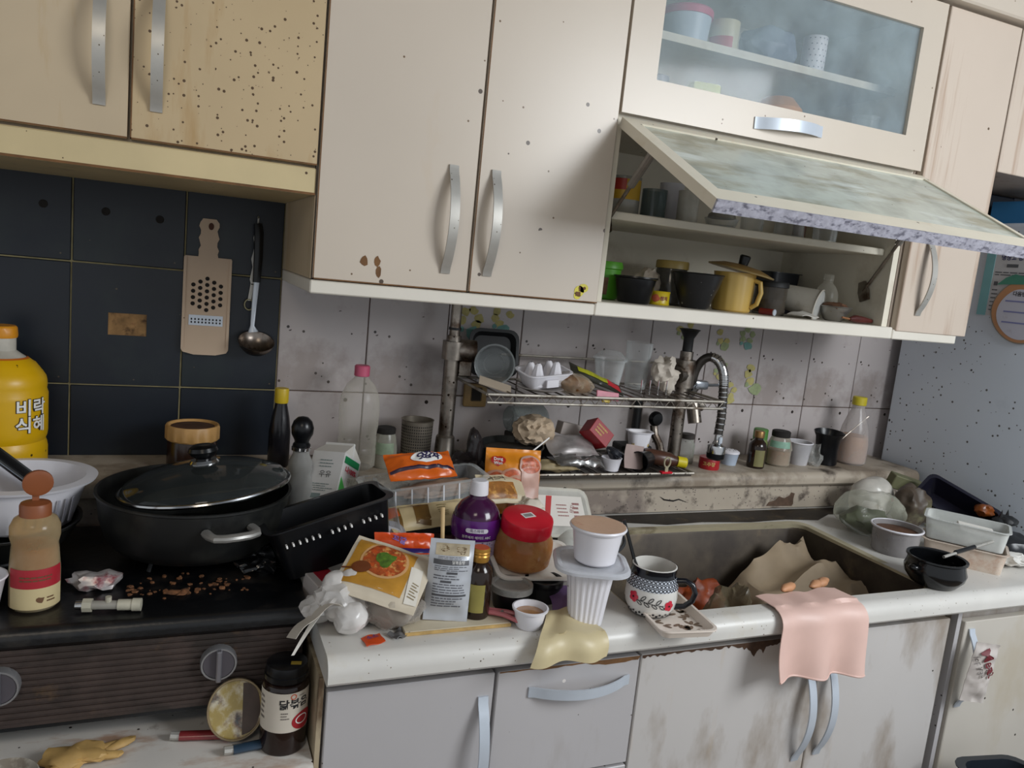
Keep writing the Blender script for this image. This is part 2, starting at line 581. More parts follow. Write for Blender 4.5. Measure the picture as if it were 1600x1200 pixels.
# the tile with a hole broken into it, and what shows in the hole
hx0, hx1, hz0, hz1 = -.124, -.058, 1.196, 1.238
a, b, c, d = -.186 + G, .005 - G, 1.099 + G, 1.328 - G
ob('tile', join(bx(a, hx0, 0, .006, c, d), bx(hx1, b, 0, .006, c, d), bx(hx0, hx1, 0, .006, c, hz0), bx(hx0, hx1, 0, .006, hz1, d)), mTileB, wall, smooth=False,
   label='dark tile with a rectangular hole broken through it')
ob('hole_filling', bx(hx0, hx1, .0015, .004, hz0, hz1), M('rotten_plaster', '8a6a44', .9, var=.35, vs=45, stains=(('3a2618', .9, 30, .52, ONE), ('6a2a20', .7, 40, .6, ONE)), bump=.8), wall)
for x, z in ((-.232, 1.426), (-.132, 1.424), (-.041, 1.420)):
    ob('screw_hole', lathe([(0, .0003), (.0075, .0003), (.006, .0012), (.0035, .0004), (0, .0002)], 12), mDark, wall, (x, -.0002, z), (PI / 2, 0, 0))
# flower decals stuck on the white tiles
mYel = M('faded_yellow', 'aea468', .7, var=.2, vs=60)
mTeal = M('faded_teal', '6a9690', .7, var=.15, vs=60)
mGrn = M('faded_green', '8f9a72', .7, var=.2, vs=60)
def decal(x, z, pet, r, cols, seed):
    g = bpy.data.objects.new('flower_decal', None); COL.objects.link(g); g.parent = wall; g.location = (x, -.0008, z); g.scale = (1.35, 1, 1.3)
    rnd = random.Random(seed)
    S = planeS()
    pts = []
    for i in range(pet):
        a = 2 * PI * i / pet + rnd.random() * .4
        if rnd.random() < .2: continue
        pts.append(disc2(r * .62 * math.cos(a), r * .62 * math.sin(a), r * .36, r * .30, 10, 1, .5, seed + i))
    if not pts: pts.append(disc2(0, 0, r * .4, r * .4, 10, 1, .5, seed))
    ob('petals', wrap(S, join(*pts), .0004), cols[0], g)
    ob('leaf', wrap(S, join(disc2(r * .2, -r * 1.05, r * .55, r * .42, 10, 1, .5, seed + 9), disc2(-r * .6, -r * .8, r * .2, r * .2, 8, 1, .4, seed + 3)), .0006), cols[1], g)
for args in ((.599, 1.276, 6, .024, (mYel, mTeal), 1), (.675, 1.285, 6, .022, (mYel, mTeal), 2), (1.173, 1.297, 5, .020, (mYel, mGrn), 3),
             (1.298, 1.278, 5, .020, (mYel, mGrn), 4), (1.372, 1.283, 5, .020, (mGrn, mTeal), 5), (1.300, 1.197, 5, .018, (mGrn, mYel), 6),
             (1.416, 1.182, 6, .028, (mYel, mGrn), 7), (1.337, 1.136, 5, .020, (mYel, mYel), 8)): decal(*args)

crown = struct(ob('trim_1', join(bx(-1.0, 3.0, -.402, -.36, 2.036, 2.082, .004), bx(-1.0, 3.0, -.36, 0, 2.036, 2.06)), mCab, smooth=False))

# ------------------------------------------------------------------ cabinets
def bow(L, w=.016, out=.026, th=.0028, horiz=False, n=18):
    """flat strap handle; runs along z (or x), bows out to -y"""
    P = []
    for i in range(n + 1):
        t = i / n
        o = out * (math.sin(PI * min(1, max(0, (t - .04) / .92)))) ** .8 if .04 < t < .96 else 0.
        P.append((t * L - L / 2, o))
    V, F = [], []
    for s, o in P:
        for dx in (-w / 2, w / 2):
            for dy in (0, th):
                V.append((s, -o - dy, dx) if horiz else (dx, -o - dy, s))
    for i in range(n):
        a = i * 4; b = a + 4
        F += [(a, a + 2, b + 2, b), (a + 1, b + 1, b + 3, a + 3), (a, b, b + 1, a + 1), (a + 2, a + 3, b + 3, b + 2)]
    F += [(0, 1, 3, 2), (n * 4, n * 4 + 2, n * 4 + 3, n * 4 + 1)]
    return V, F

def door(parent, x0, x1, z0, z1, yf, m, hd=None, hm=None, name='door', horiz=False, th=.018, dirt=False):
    d = ob(name, bx(x0, x1, yf, yf + th, z0, z1, .0015), m, parent, smooth=False)
    if dirt: ob('edge_grime', join(bx(x0, x1, yf - .0006, yf, z0, z0 + .0022), bx(x0, x0 + .0016, yf - .0006, yf, z0, z1)), mEdge, d, smooth=False)
    if hd:
        ob('handle', bow(hd[2], horiz=horiz), hm or mSteel, d, (hd[0], yf - .0002, hd[1]), angle=60)
    return d

YF = -.38
# hood cabinet over the stove
t = thing('wall_cabinet', 'yellowed wall cabinet over the stove, speckled with brown fly spots', 'cabinet')
ob('body', bx(-1.0, .187, YF + .02, 0, 1.52, 2.034), mHoodL, t, smooth=False)
ob('bottom_board', bx(-1.0, .187, YF + .004, -.0, 1.478, 1.519, .002), mHoodB, t, smooth=False)
ob('greasy_edge', bx(-1.0, .187, YF + .0034, YF + .004, 1.478, 1.4815), mEdge, t, smooth=False)
door(t, -.345, -.0775, 1.523, 2.03, YF, mHoodL, (-.113, 1.650, .175), dirt=True)
door(t, -.0735, .1865, 1.523, 2.03, YF, mHood, (-.041, 1.652, .175), dirt=True)
door(t, -.98, -.349, 1.523, 2.03, YF, mHoodL)
# two-door cabinet
t = thing('wall_cabinet', 'cream wall cabinet with two tall doors and a yellow sticker, beside the black tiles', 'cabinet')
ob('body', bx(.1885, .702, YF + .02, 0, 1.349, 2.034), mCab, t, smooth=False)
ob('side_panel', bx(.1872, .1885, YF + .006, 0, 1.349, 1.478), mHoodL, t, smooth=False)
ob('bottom_board', bx(.1875, .702, YF + .003, 0, 1.326, 1.3475, .002), mBoard, t, smooth=False)
dl = door(t, .1905, .4485, 1.349, 2.03, YF, mCab, (.407, 1.466, .178), dirt=True)
dr = door(t, .4525, .7035, 1.349, 2.03, YF, mCab, (.482, 1.468, .178), dirt=True)
ob('chip', wrap(planeS((0, YF, 0)), join(disc2(.270, 1.385, .0065, .0075, 9, 1, .5, 1), disc2(.291, 1.387, .0055, .0085, 9, 1, .5, 2), disc2(.295, 1.369, .005, .009, 9, 1, .5, 4)), .0005), mEdge, dl)
st = ob('sticker', wrap(planeS((0, YF, 0)), join(disc2(.664, 1.368, .010, .010, 14, 1), disc2(.672, 1.374, .010, .008, 14, 1), disc2(.661, 1.360, .007, .007, 12, 1)), .0007), M('yellow_sticker', 'c9bd1e', .4, var=.1), dr)
ob('sticker_print', wrap(planeS((0, YF, 0)), join(rect2(.657, .667, 1.359, 1.367, 1, 1), disc2(.674, 1.374, .003, .003, 8, 1), rect2(.663, .666, 1.368, 1.376, 1, 1)), .0011), mEdge, st)

# glass-door cabinet: upper flap shut, lower flap open
t = thing('glass_cabinet', 'cream wall cabinet with a glass flap and open shelves over the sink', 'cabinet')
gx0, gx1 = .7075, 1.4545
ob('side_panel', bx(gx0, gx0 + .016, YF + .02, 0, 1.349, 2.034), mInside, t, smooth=False)
ob('side_panel', bx(gx1 - .016, gx1, YF + .02, 0, 1.349, 2.034), mInside, t, smooth=False)
ob('back_panel', bx(gx0, gx1, -.012, 0, 1.349, 2.034), mInside, t, smooth=False)
ob('bottom_board', bx(.7025, 1.456, YF + .003, 0, 1.326, 1.352, .002), mBoard, t, smooth=False)
ob('shelf', bx(gx0 + .016, gx1 - .016, -.335, -.012, 1.507, 1.522, .0015), mInside, t, smooth=False)
ob('divider', bx(gx0 + .016, gx1 - .016, YF + .02, -.012, 1.684, 1.700), mInside, t, smooth=False)
ob('upper_shelf', bx(gx0 + .016, gx1 - .016, -.29, -.012, 1.857, 1.872), mInside, t, smooth=False)
ob('top_panel', bx(gx0, gx1, YF + .02, 0, 2.018, 2.034), mInside, t, smooth=False)
z0, z1 = 1.690, 2.03
ox0, ox1, oz0, oz1 = .772, 1.393, 1.756, 1.972
f = ob('flap_door', join(bx(.7085, ox0, YF, YF + .018, z0, z1), bx(ox1, 1.4535, YF, YF + .018, z0, z1), bx(ox0, ox1, YF, YF + .018, z0, oz0), bx(ox0, ox1, YF, YF + .018, oz1, z1)), mCab, t, smooth=False)
ob('pane', bx(ox0, ox1, YF + .008, YF + .012, oz0, oz1), CL('dusty_reflection_pane', 'aebfc6', .13, .08, edge=.7, stains=(('7c8894', .5, 3, .5, ONE),)), f)  # bluish haze in the colour paints the glass reflection, over some dust
ob('handle', bow(.168, .022, .024, horiz=True), mSteelC, f, (1.082, YF, 1.722), (0, -.05, 0), angle=60)
# the open flap
H = Vector((0, -.384, 1.681)); E_ = Vector((0, -.689, 1.527))
ax = (E_ - H).normalized(); L = (E_ - H).length
nrm = Vector((0, ax.z, -ax.y));
if nrm.z < 0: nrm = -nrm
ang = math.atan2(-(E_.z - H.z), -(E_.y - H.y))
# local frame: x along the hinge, y = from hinge outward (negative), z = outer face up
fl = ob('open_flap', join(bx(.7085, .737, -L, 0, -.018, 0), bx(1.440, 1.4535, -L, 0, -.018, 0), bx(.737, 1.440, -.022, 0, -.018, 0), bx(.737, 1.440, -L, -L + .044, -.018, 0)),
        M('flap_frame', 'd8d0bd', .4, var=.04, specks=(('3a2c1c', 60, .12, .16),), stains=(('a88c58', .4, 6, .58, ONE),)), t, H, (ang, 0, 0), smooth=False, label='open flap frame folded outward')
ob('pane', bx(.737, 1.440, -L + .044, -.022, -.010, -.003), CL('filthy_pane', 'b9bfb4', .93, .25, edge=.06, stains=(('8f8a70', .75, 5, .50, (.7, 2.0, 1)), ('d4dcd8', .75, 10, .55, (.5, 2.4, 1))), specks=(('4a3c28', 60, .12, .12),)), fl)
ob('edge_trim', bx(.7085, 1.4535, -L - .004, -L, -.020, 0), M('mouldy_edge', '9c9ba6', .7, var=.2, vs=90, stains=(('4a4856', .85, 110, .50, (.5, 1, 1)),), bump=.6), fl, smooth=False)
for sx, p0, p1 in ((0, (.732, -.33, 1.50), (.732, -.475, 1.627)), (1, (1.432, -.30, 1.425), (1.432, -.445, 1.640))):
    a, b = Vector(p0), Vector(p1)
    m_ = a.lerp(b, .5)
    s = ob('gas_strut', tube([m_, b], .0075, 10), M('strut_grey', '8d8880', .45, .6, var=.2, vs=60), t)
    ob('rod', tube([a, m_], .0035, 8), mChromeD, s)
    ob('bracket', prism([(-.012, -.022), (.012, -.022), (.014, 0), (.008, .022), (-.008, .022), (-.014, 0)], -.003, .003), mChromeD, s, a, (0, math.radians(20), PI / 2))
# narrow cabinet by the fridge
t = thing('wall_cabinet', 'narrow cream wall cabinet with one tall door beside the fridge', 'cabinet')
ob('body', bx(1.457, 1.683, YF + .02, 0, 1.349, 2.034), mCabR, t, smooth=False)
ob('bottom_board', bx(1.457, 1.660, YF + .003, 0, 1.326, 1.3475, .002), mBoard, t, smooth=False)
door(t, 1.4625, 1.685, 1.345, 2.03, YF, mCabR, (1.517, 1.468, .17))
t = thing('wall_cabinet', 'short cream wall cabinet above the fridge', 'cabinet')
ob('body', bx(1.687, 2.6, YF + .02, 0, 1.725, 2.034), mCabR, t, smooth=False)
door(t, 1.690, 2.14, 1.722, 2.03, YF, mCabR)
door(t, 2.144, 2.596, 1.722, 2.03, YF, mCabR)

# ---- lower cabinets
YB = -.66
t = thing('base_cabinet', 'grey-white base cabinet with one door beside the stove', 'cabinet')
ob('body', bx(.199, .453, YB + .02, -.01, .10, .822), mBase, t, smooth=False)
ob('side_panel', bx(.192, .199, YB + .004, -.01, .10, .822), M('grimy_panel', 'a99a80', .6, var=.15, vs=14, stains=(('4a3018', .85, 12, .5, (1, 1, .4)),)), t, smooth=False)
ob('top_gap', bx(.200, .453, YB + .012, YB + .02, .803, .824), M('brown_gap', '3a332c', .8, var=.3, vs=50), t, smooth=False)  # dark brown mottled strip in the gap above the door
door(t, .2025, .4505, .12, .802, YB, mBase, (.434, .672, .19), mSteelC)
t = thing('drawer_cabinet', 'grey-white base cabinet with drawers in the middle of the row', 'cabinet')
ob('body', bx(.4545, .7045, YB + .02, -.01, .10, .822), mBase, t, smooth=False)
ob('top_gap', bx(.4545, .7045, YB + .012, YB + .02, .803, .824), mDark, t, smooth=False)
dw = door(t, .4555, .7035, .613, .802, YB, mBase, (.597, .764, .178), mSteelC, 'drawer', True)
rg = random.Random(4)
pts = [(.458, .8022)] + [(.458 + i * .0121, .8022 - (.0015 + rg.random() * .0035 + (.004 if i > 12 else 0))) for i in range(21)] + [(.7035, .8022)]
ob('peeled_edge', wrap(planeS((0, YB, 0)), poly2(pts), .0005), mEdge, dw)
door(t, .4555, .7035, .36, .608, YB, mBase, (.597, .57, .178), mSteelC, 'drawer', True)
door(t, .4555, .7035, .12, .355, YB, mBase, (.597, .31, .178), mSteelC, 'drawer', True)
t = thing('sink_cabinet', 'stained double-door base cabinet under the sink, top edge rotting', 'cabinet')
ob('body', join(bx(.7055, .72, YB + .02, -.01, .10, .822), bx(1.408, 1.424, YB + .02, -.01, .10, .822), bx(.72, 1.408, YB + .02, -.01, .10, .116), bx(.72, 1.408, -.02, -.01, .116, .822), bx(.72, 1.408, YB + .02, YB + .03, .116, .822)), mBaseD, t, smooth=False)
d1 = door(t, .7065, 1.0935, .12, .802, YB, mBaseD, (1.070, .650, .19), mSteelC)
pts = [(.708, .8023)] + [(.708 + i * .0048, .8023 - (.002 + rg.random() * .005 + max(0, .024 - abs(i - 49) * .0021) * rg.uniform(.45, 1.1))) for i in range(80)] + [(1.0915, .8023)]
ob('peeled_edge', wrap(planeS((0, YB, 0)), poly2(pts), .0005), M('rotten_chipboard', '4a3526', .95, var=.4, vs=60), d1)
door(t, 1.0965, 1.4235, .12, .802, YB, mBaseD, (1.121, .655, .19), mSteelC)
t = thing('base_cabinet', 'yellowed white base cabinet next to the fridge, bag hung on its handle', 'cabinet')
ob('body', bx(1.452, 1.868, YB + .02, -.01, .10, .822), mBaseD, t, smooth=False)
ob('frame_strip', bx(1.4525, 1.464, YB + .006, YB + .02, .10, .812), mBase, t, smooth=False)
door(t, 1.470, 1.80, .12, .790, YB, M('ivory_laminate', 'c0bab0', .4, var=.04, vs=3, specks=(('2e2620', 40, .10, .11),), stains=(('a89878', .4, 4, .56, (1, 1, .6)),)), (1.489, .690, .17), mSteelC)
ob('gap_shade_panel', bx(1.4245, 1.4520, YB + .03, YB + .04, .10, .822), mDark, t, smooth=False)  # dark panel added to paint the shade inside the open gap

# ---- lower stand under the stove
mShelf = M('stand_top', 'd2cdc6', .4, var=.04, specks=(('2a2018', 90, .16, .18),), stains=(('9a6430', .7, 9, .52, (.7, 1.6, 1)), ('4a2e18', .8, 14, .60, ONE)))
def nose(x0, x1, yf, yb, z0, z1, r=.016):
    """slab with a rounded front edge"""
    P = [(yb, z0), (yb, z1)]
    for k in range(9):
        a = PI / 2 * k / 8
        P.append((yf + r - r * math.sin(a), z1 - r + r * math.cos(a)))
    P += [(yf, z0 + .006), (yf + .006, z0)]
    n = len(P)
    V = [(x0, y, z) for y, z in P] + [(x1, y, z) for y, z in P]
    F = [tuple(range(n))[::-1], tuple(range(n, 2 * n))] + [(i, (i + 1) % n, n + (i + 1) % n, n + i) for i in range(n)]
    return V, F
t = thing('stove_stand', 'low white kitchen stand carrying the gas stove, scorched and stained', 'cabinet')
ob('top', nose(-1.0, .190, -.672, -.01, .662, .70, .014), mShelf, t)
ob('body', bx(-1.0, .186, -.63, -.01, .10, .661), mBase, t, smooth=False)
door(t, -.40, .184, .12, .655, -.65, mBase)

# ---- worktop with the sink
wt = thing('worktop', 'white speckled kitchen worktop with a rounded front edge', 'worktop')
WZ = .865
sx0, sx1, sy0, sy1 = .70, 1.375, -.648, -.275
ob('slab', join(nose(.196, 1.868, -.692, sy0, .826, WZ, .022), bx(.196, sx0, sy0, -.005, .826, WZ), bx(sx1, 1.868, sy0, -.005, .826, WZ), bx(sx0, sx1, sy1, -.005, .826, WZ)), mTop, wt, angle=25)
sk = thing('sink', 'deep grimy steel kitchen sink full of rubbish', 'sink')
w_, d_ = sx1 - sx0, sy1 - sy0
cx, cy = (sx0 + sx1) / 2, (sy0 + sy1) / 2
mSink = M('grimy_steel', '463c30', .5, .3, var=.3, vs=9, stains=(('2a2018', .85, 5, .46, ONE), ('6a5a40', .6, 9, .57, ONE)))
ob('bowl', loft([rr(w_, d_, .03, .864, 5, cx, cy), rr(w_ - .012, d_ - .012, .035, .855, 5, cx, cy), rr(w_ - .03, d_ - .03, .04, .62, 5, cx, cy), rr(w_ - .10, d_ - .10, .04, .60, 5, cx, cy)], False, True), mSink, sk)
mRim = M('stained_rim', 'b8ae92', .4, .2, var=.1, vs=20, stains=(('5a4826', .7, 12, .54, ONE),))
rg = random.Random(8)
inner = rr(w_ - .006, d_ - .006, .03, 0, 8, cx, cy)
outer = rr(w_ + .03, d_ + .03, .04, 0, 8, cx, cy)
def top(y, z): return z if y > sy0 + .06 else .8635
def sag(x, y):
    return -.004 + .007 * math.sin((x - sx0) * 9) if y > cy else 0.
ob('rim', loft([[(x, y, .850) for x, y, z in inner], [(x, y + sag(x, y), top(y, .868)) for x, y, z in inner], [(x, max(y, sy0 - .002) + sag(x, y), top(y, .8685)) for x, y, z in outer], [(x, max(y, sy0 - .002), .855) for x, y, z in outer]], False, False), mRim, sk)
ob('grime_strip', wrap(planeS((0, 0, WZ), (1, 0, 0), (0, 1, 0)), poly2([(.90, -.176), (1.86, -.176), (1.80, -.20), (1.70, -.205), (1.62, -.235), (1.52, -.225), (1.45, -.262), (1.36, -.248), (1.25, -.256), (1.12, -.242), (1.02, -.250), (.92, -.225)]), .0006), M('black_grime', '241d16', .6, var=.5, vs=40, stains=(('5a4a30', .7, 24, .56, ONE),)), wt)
# ledge along the wall
lg = thing('back_ledge', 'mouldy raised ledge with a rounded edge along the tiled wall', 'ledge')
ob('top', nose(-1.0, 1.868, -.186, -.003, .928, .962, .018), mLedge, lg)
ob('face', bx(.70, 1.868, -.170, -.160, .868, .928), mLedgeF, lg, smooth=False)
ob('face', bx(-1.0, .70, -.170, -.160, .868, .928), mLedgeF, lg, smooth=False)
ob('peeled_patch', wrap(planeS((0, -.1705, 0)), poly2([(1.365, .874), (1.372, .884), (1.392, .888), (1.402, .898), (1.420, .893), (1.436, .900), (1.440, .908), (1.452, .905), (1.450, .890), (1.452, .878), (1.448, .872)]), .0006), M('rotten_board', '5a4638', .9, var=.3, vs=50), lg)
ob('crack', wrap(planeS((0, -.1705, 0)), poly2([(1.045, .906), (1.06, .899), (1.085, .896), (1.10, .899), (1.13, .888), (1.10, .896), (1.085, .892), (1.058, .896)]), .0006), mDark, lg)

# ---- fridge
fr = thing('fridge', 'pale blue-white fridge with fly-specked side at the right', 'fridge')
ob('body', bx(1.888, 2.56, -.70, -.03, .03, 1.632, .012, 3), mFridge, fr)
ob('front_door', bx(1.888, 2.56, -.765, -.705, .05, 1.632, .014, 3), mFridge, fr)
ob('door_seal', bx(1.895, 2.55, -.706, -.699, .06, 1.62), mBlackM, fr)

# ------------------------------------------------------------------ stove and what stands on it
SZ = .885
t = thing('gas_stove', 'greasy black two-burner gas stove with a brown front panel', 'stove')
mStove = M('stove_enamel', '0a0b0e', .34, var=.3, vs=14, stains=(('2a2622', .7, 14, .52, ONE),), bump=.25, bs=90)
mPanel = M('brown_panel', '3c302b', .62, var=.25, vs=24, stains=(('241d18', .85, 9, .50, (1, 1, 2)), ('6e5438', .5, 16, .62, ONE)), bump=.5, bs=70)
ob('body', bx(-.55, .182, -.552, -.192, .735, .862), mBlackM, t, smooth=False)
ob('top_plate', nose(-.552, .186, -.574, -.190, .858, SZ, .014), mStove, t)
fp = ob('front_panel', join(bx(-.548, .182, -.560, -.552, .745, .858), *[bx(-.548, .182, -.5625, -.560, .752 + i * .0088, .757 + i * .0088) for i in range(12)]), mPanel, t, smooth=False)
for x in (-.53, .16):
    ob('foot', lathe([(0, 0), (.012, 0), (.014, .02), (.014, .035), (0, .035)], 12), mBlackM, t, (x, -.50, .70))
mKnob = M('knob_grey', '5c585e', .4, .3, var=.1)
for x, z in ((.067, .813), (-.195, .809)):
    k = ob('knob', lathe([(0, .012), (.0205, .012), (.0215, .010), (.0215, 0), (0, 0)], 28), mKnob, t, (x, -.5625, z), (PI / 2, 0, 0))
    ob('ring', lathe([(.0215, 0), (.0245, 0), (.0245, .010), (.0235, .013), (.0212, .013), (.0212, .009)], 28), M('knob_ring', 'a8a8aa', .35, .7), k)
    ob('grip', bx(-.0035, .0035, -.023, .023, .011, .022, .0015), M('knob_grip', '8c8a90', .35, .6), k)
def burner(x, y):
    b = ob('burner', lathe([(0, .012), (.03, .012), (.036, .006), (.040, 0), (0, 0)], 24), mBlackM, t, (x, y, SZ))
    arms = [tube([(.030 * math.cos(a), .030 * math.sin(a), .018), (.085 * math.cos(a), .085 * math.sin(a), .018), (.092 * math.cos(a), .092 * math.sin(a), 0)], .0035, 6) for a in [PI / 4 + i * PI / 2 for i in range(4)]]
    ob('trivet', join(tube([(.072 * math.cos(i * PI / 12), .072 * math.sin(i * PI / 12), .014) for i in range(24)], .0035, 6, True), *arms), mBlackM, b)
burner(-.247, -.32); burner(.035, -.34)

# wide pot with its lid askew
t = thing('wide_pot', 'wide black pot with a glass lid askew on the right burner', 'pot', (.035, -.345, SZ + .0225))
mPot = M('pot_black', '121313', .45, var=.2, vs=12, stains=(('2c2c28', .6, 12, .5, ONE),))
ob('body', lathe([(0, 0), (.098, 0), (.118, .006), (.132, .022), (.140, .05), (.144, .088), (.147, .090), (.147, .093), (.1425, .093), (.138, .05), (.129, .024), (.115, .010), (0, .006)], 48), mPot, t)
lid = ob('lid', lathe([(.128, 0), (.1275, .004), (.12, .014), (.09, .026), (.05, .034), (.018, .037), (0, .037)], 48), CL('lid_glass', '3a3e3e', .42, .07, edge=.5, tint='7c8480'), t, (.014, .004, .095), R3(-3, -7, 0))
ob('lid_rim', tube([(.129 * math.cos(i * PI / 24), .129 * math.sin(i * PI / 24), .001) for i in range(48)], .0036, 8, True), mChrome, lid)
kn = ob('lid_knob', lathe([(0, .066), (.014, .066), (.021, .062), (.023, .056), (.018, .048), (.012, .044), (.012, .040), (0, .040)], 24), mBlack, lid)
ob('knob_plate', lathe([(0, .042), (.020, .042), (.023, .038), (.023, .034), (0, .034)], 24), mChrome, kn)
def loop_handle(a, m):
    c, s = math.cos(a), math.sin(a)
    P = []
    for u, o in ((-.034, .140), (-.034, .156), (-.030, .168), (-.018, .173), (0, .174), (.018, .173), (.030, .168), (.034, .156), (.034, .140)):
        P.append((c * o - s * u, s * o + c * u, .066))
    return tube(P, .0075, 10, flat=.8)
ob('side_handle', loop_handle(math.radians(-72), None), M('worn_handle', '8e8c88', .35, .4, var=.2, vs=40), t, label='worn silvery side handle')
ob('side_handle', loop_handle(math.radians(112), None), mBlack, t)

# frying pan and strainer bowl on the left burner
t = thing('frying_pan', 'black frying pan under the white strainer bowl', 'pan', (-.247, -.318, SZ + .0225))
ob('body', lathe([(0, 0), (.09, 0), (.102, .012), (.115, .036), (.118, .038), (.118, .041), (.113, .040), (.099, .014), (.088, .004), (0, .004)], 40), mPot, t)
ob('handle', tube([(-.12, -.02, .038), (-.17, -.03, .05), (-.25, -.045, .06)], [.008, .011, .011], 10, flat=.6), mBlack, t)
t = thing('strainer_bowl', 'ribbed white plastic strainer bowl on the left of the stove', 'bowl', (-.218, -.290, SZ + .043))
ob('body', lathe([(0, 0), (.060, 0), (.068, .006), (.080, .045), (.088, .072), (.100, .074), (.102, .078), (.086, .079), (.078, .046), (.065, .010), (0, .005)], 56, 1.05, 1, 28, .008, .005, .06), mWhite, t)
ob('rib_slot', join(*[tf(bx(-.0015, .0015, -.0012, 0, 0, .04), (.0795 * math.sin(a) * 1.05, -.0795 * math.cos(a), .018), (math.radians(12), 0, a)) for a in [math.radians(d) for d in (18, 26, 34, 42, 50, 58)]]), M('slot_grey', 'a9a9b4', .5), t)
ob('residue', lathe([(0, .017), (.066, .017), (.064, .012), (0, .010)], 24), M('bowl_residue', '6a4a34', .7, var=.3, vs=30), t)
t = thing('steel_spatula', 'broad steel spatula handle sticking out of the strainer bowl', 'utensil', (-.178, -.25, .960))
dv = Vector((-.075, -.02, .075)).normalized()
q = Vector((1, 0, 0)).rotation_difference(dv).to_euler()
ob('handle', bx(-.02, .17, -.014, .014, -.003, .003, .0025, 2), M('dull_steel', '8f97a0', .28, 1.), t, (0, 0, 0), q)
ob('grip', bx(.05, .19, -.009, .009, -.0045, .0045, .003, 2), mBlack, t, (0, 0, 0), q)

# amber flip-cap bottle
prof = [(0, 0), (.027, 0), (.0305, .004), (.0305, .052), (.0285, .078), (.0275, .088), (.0300, .098), (.0300, .112), (.0255, .122), (.0165, .128)]
t = thing('syrup_bottle', 'plastic bottle of amber syrup with a flipped-up brown cap on the stove', 'bottle', (-.167, -.495, SZ), face(-.167, -.495, 4))
ob('body', lathe(prof + [(.0165, .1295), (0, .1295)], 32), CL('amber_plastic', 'cbb891', .38, .16, edge=.3, stains=(('e0d8c4', .5, 9, .6, ONE),), tint='e8c890'), t)
ob('syrup', lathe([(0, .002), (.026, .002), (.0288, .006), (.0288, .05), (.027, .078), (.0262, .086), (0, .086)], 24), M('amber_syrup', 'a8793c', .3, var=.1), t)
mCapB = M('brown_cap', '8a4e2c', .45, var=.12, vs=30)
cp = ob('cap', lathe([(0, .146), (.006, .146), (.0175, .143), (.019, .140), (.019, .126), (0, .126)], 26), mCapB, t)
ob('flip_lid', join(tf(lathe([(0, 0), (.017, 0), (.018, .002), (.018, .006), (.012, .008), (0, .006)], 24), (.002, -.002, .172), (math.radians(98), 0, 0)), bx(-.004, .004, -.001, .003, .142, .158)), mCapB, cp)
S = cylS(prof)
ob('label', wrap(S, rect2(-.036, .036, .005, .034, 14, 3)), M('cream_label', 'cbb98c', .6, var=.05), t)
ob('label_band', wrap(S, rect2(-.036, .036, .034, .060, 14, 4)), M('red_label', 'a8222e', .5, var=.08), t)
ob('label_print', wrap(S, join(disc2(.004, .018, .005, .004, 10, 1, .5, 3), lines2(.012, .026, .013, .022, 2, 2), lines2(-.02, .022, .043, .052, 2, 3)), .001), M('label_print', '6a4a30', .6), t)

# ---- things on the ledge behind the stove
LZ = .962
prof = [(0, 0), (.062, 0), (.070, .008), (.070, .045), (.066, .055), (.070, .065), (.070, .138), (.067, .146), (.069, .154), (.066, .168), (.050, .190), (.030, .204), (.0225, .210), (.0225, .232)]
t = thing('drink_jug', 'big yellow sweet rice drink bottle with an orange cap by the black tiles', 'bottle', (-.279, -.093, LZ), face(-.279, -.093))
ob('body', lathe(prof + [(0, .233)], 40), CL('milky_plastic', 'cdc8bc', .75, .2, edge=.2), t)
S = cylS(prof)
lb = ob('label', wrap(S, rect2(-.16, .16, .004, .196, 48, 26), .0012), M('yellow_wrap', 'd8a90c', .35, var=.06, specks=(('4a3a10', 90, .16, .16),)), t)
ob('label_edge', wrap(S, rect2(-.16, .16, .196, .1985, 48, 1), .0013), M('orange_line', 'c46a20', .4), t)
ob('cap', lathe([(0, .252), (.022, .252), (.0245, .249), (.0255, .236), (.0245, .232), (0, .232)], 30, ripple=15, amp=.012), M('orange_cap', 'd08a1c', .4, var=.1), t)
for body, dz in (('비락', .118), ('식혜', .088)):
    ob('lettering_outline', wrap(S, shift2(text2(body, .030, .0016), .047, dz), .0024), mPrint, lb)
    ob('lettering', wrap(S, shift2(text2(body, .030, .0006), .047, dz), .0032), mPrintW, lb)
prof = [(0, 0), (.040, 0), (.044, .004), (.044, .052), (.041, .060)]
t = thing('paste_jar', 'brown jar with a wide ribbed tan lid behind the pot', 'jar', (.030, -.10, LZ), face(.03, -.1))
ob('body', lathe(prof + [(0, .062)], 32), M('brown_glass', '2a1a12', .2, var=.1), t)
ob('lid', lathe([(0, .082), (.040, .082), (.043, .086), (.046, .086), (.0475, .083), (.0475, .060), (.045, .057), (0, .057)], 60, ripple=30, amp=.012, z0=.06, z1=.084), M('tan_lid', 'b48a52', .5, var=.12, vs=40), t)
ob('lid_dirt', lathe([(0, .0835), (.034, .0832), (.039, .082)], 24), M('lid_dirt', '4a3020', .7, var=.4, vs=50), t)
ob('spot', wrap(cylS(prof), disc2(.036, .040, .005, .006, 10, 1)), mPrintW, t)
t = thing('sauce_bottle', 'slim dark bottle with a yellow cap at the edge of the black tiles', 'bottle', (.190, -.085, LZ))
ob('body', lathe([(0, 0), (.019, 0), (.021, .004), (.021, .07), (.017, .10), (.0115, .125), (.0115, .13), (0, .13)], 24), M('dark_bottle', '17161a', .22), t)
ob('cap', lathe([(0, .157), (.0125, .157), (.0135, .154), (.0135, .132), (.0125, .128), (0, .128)], 24), M('yellow_cap', 'c2a51c', .45, var=.1), t)
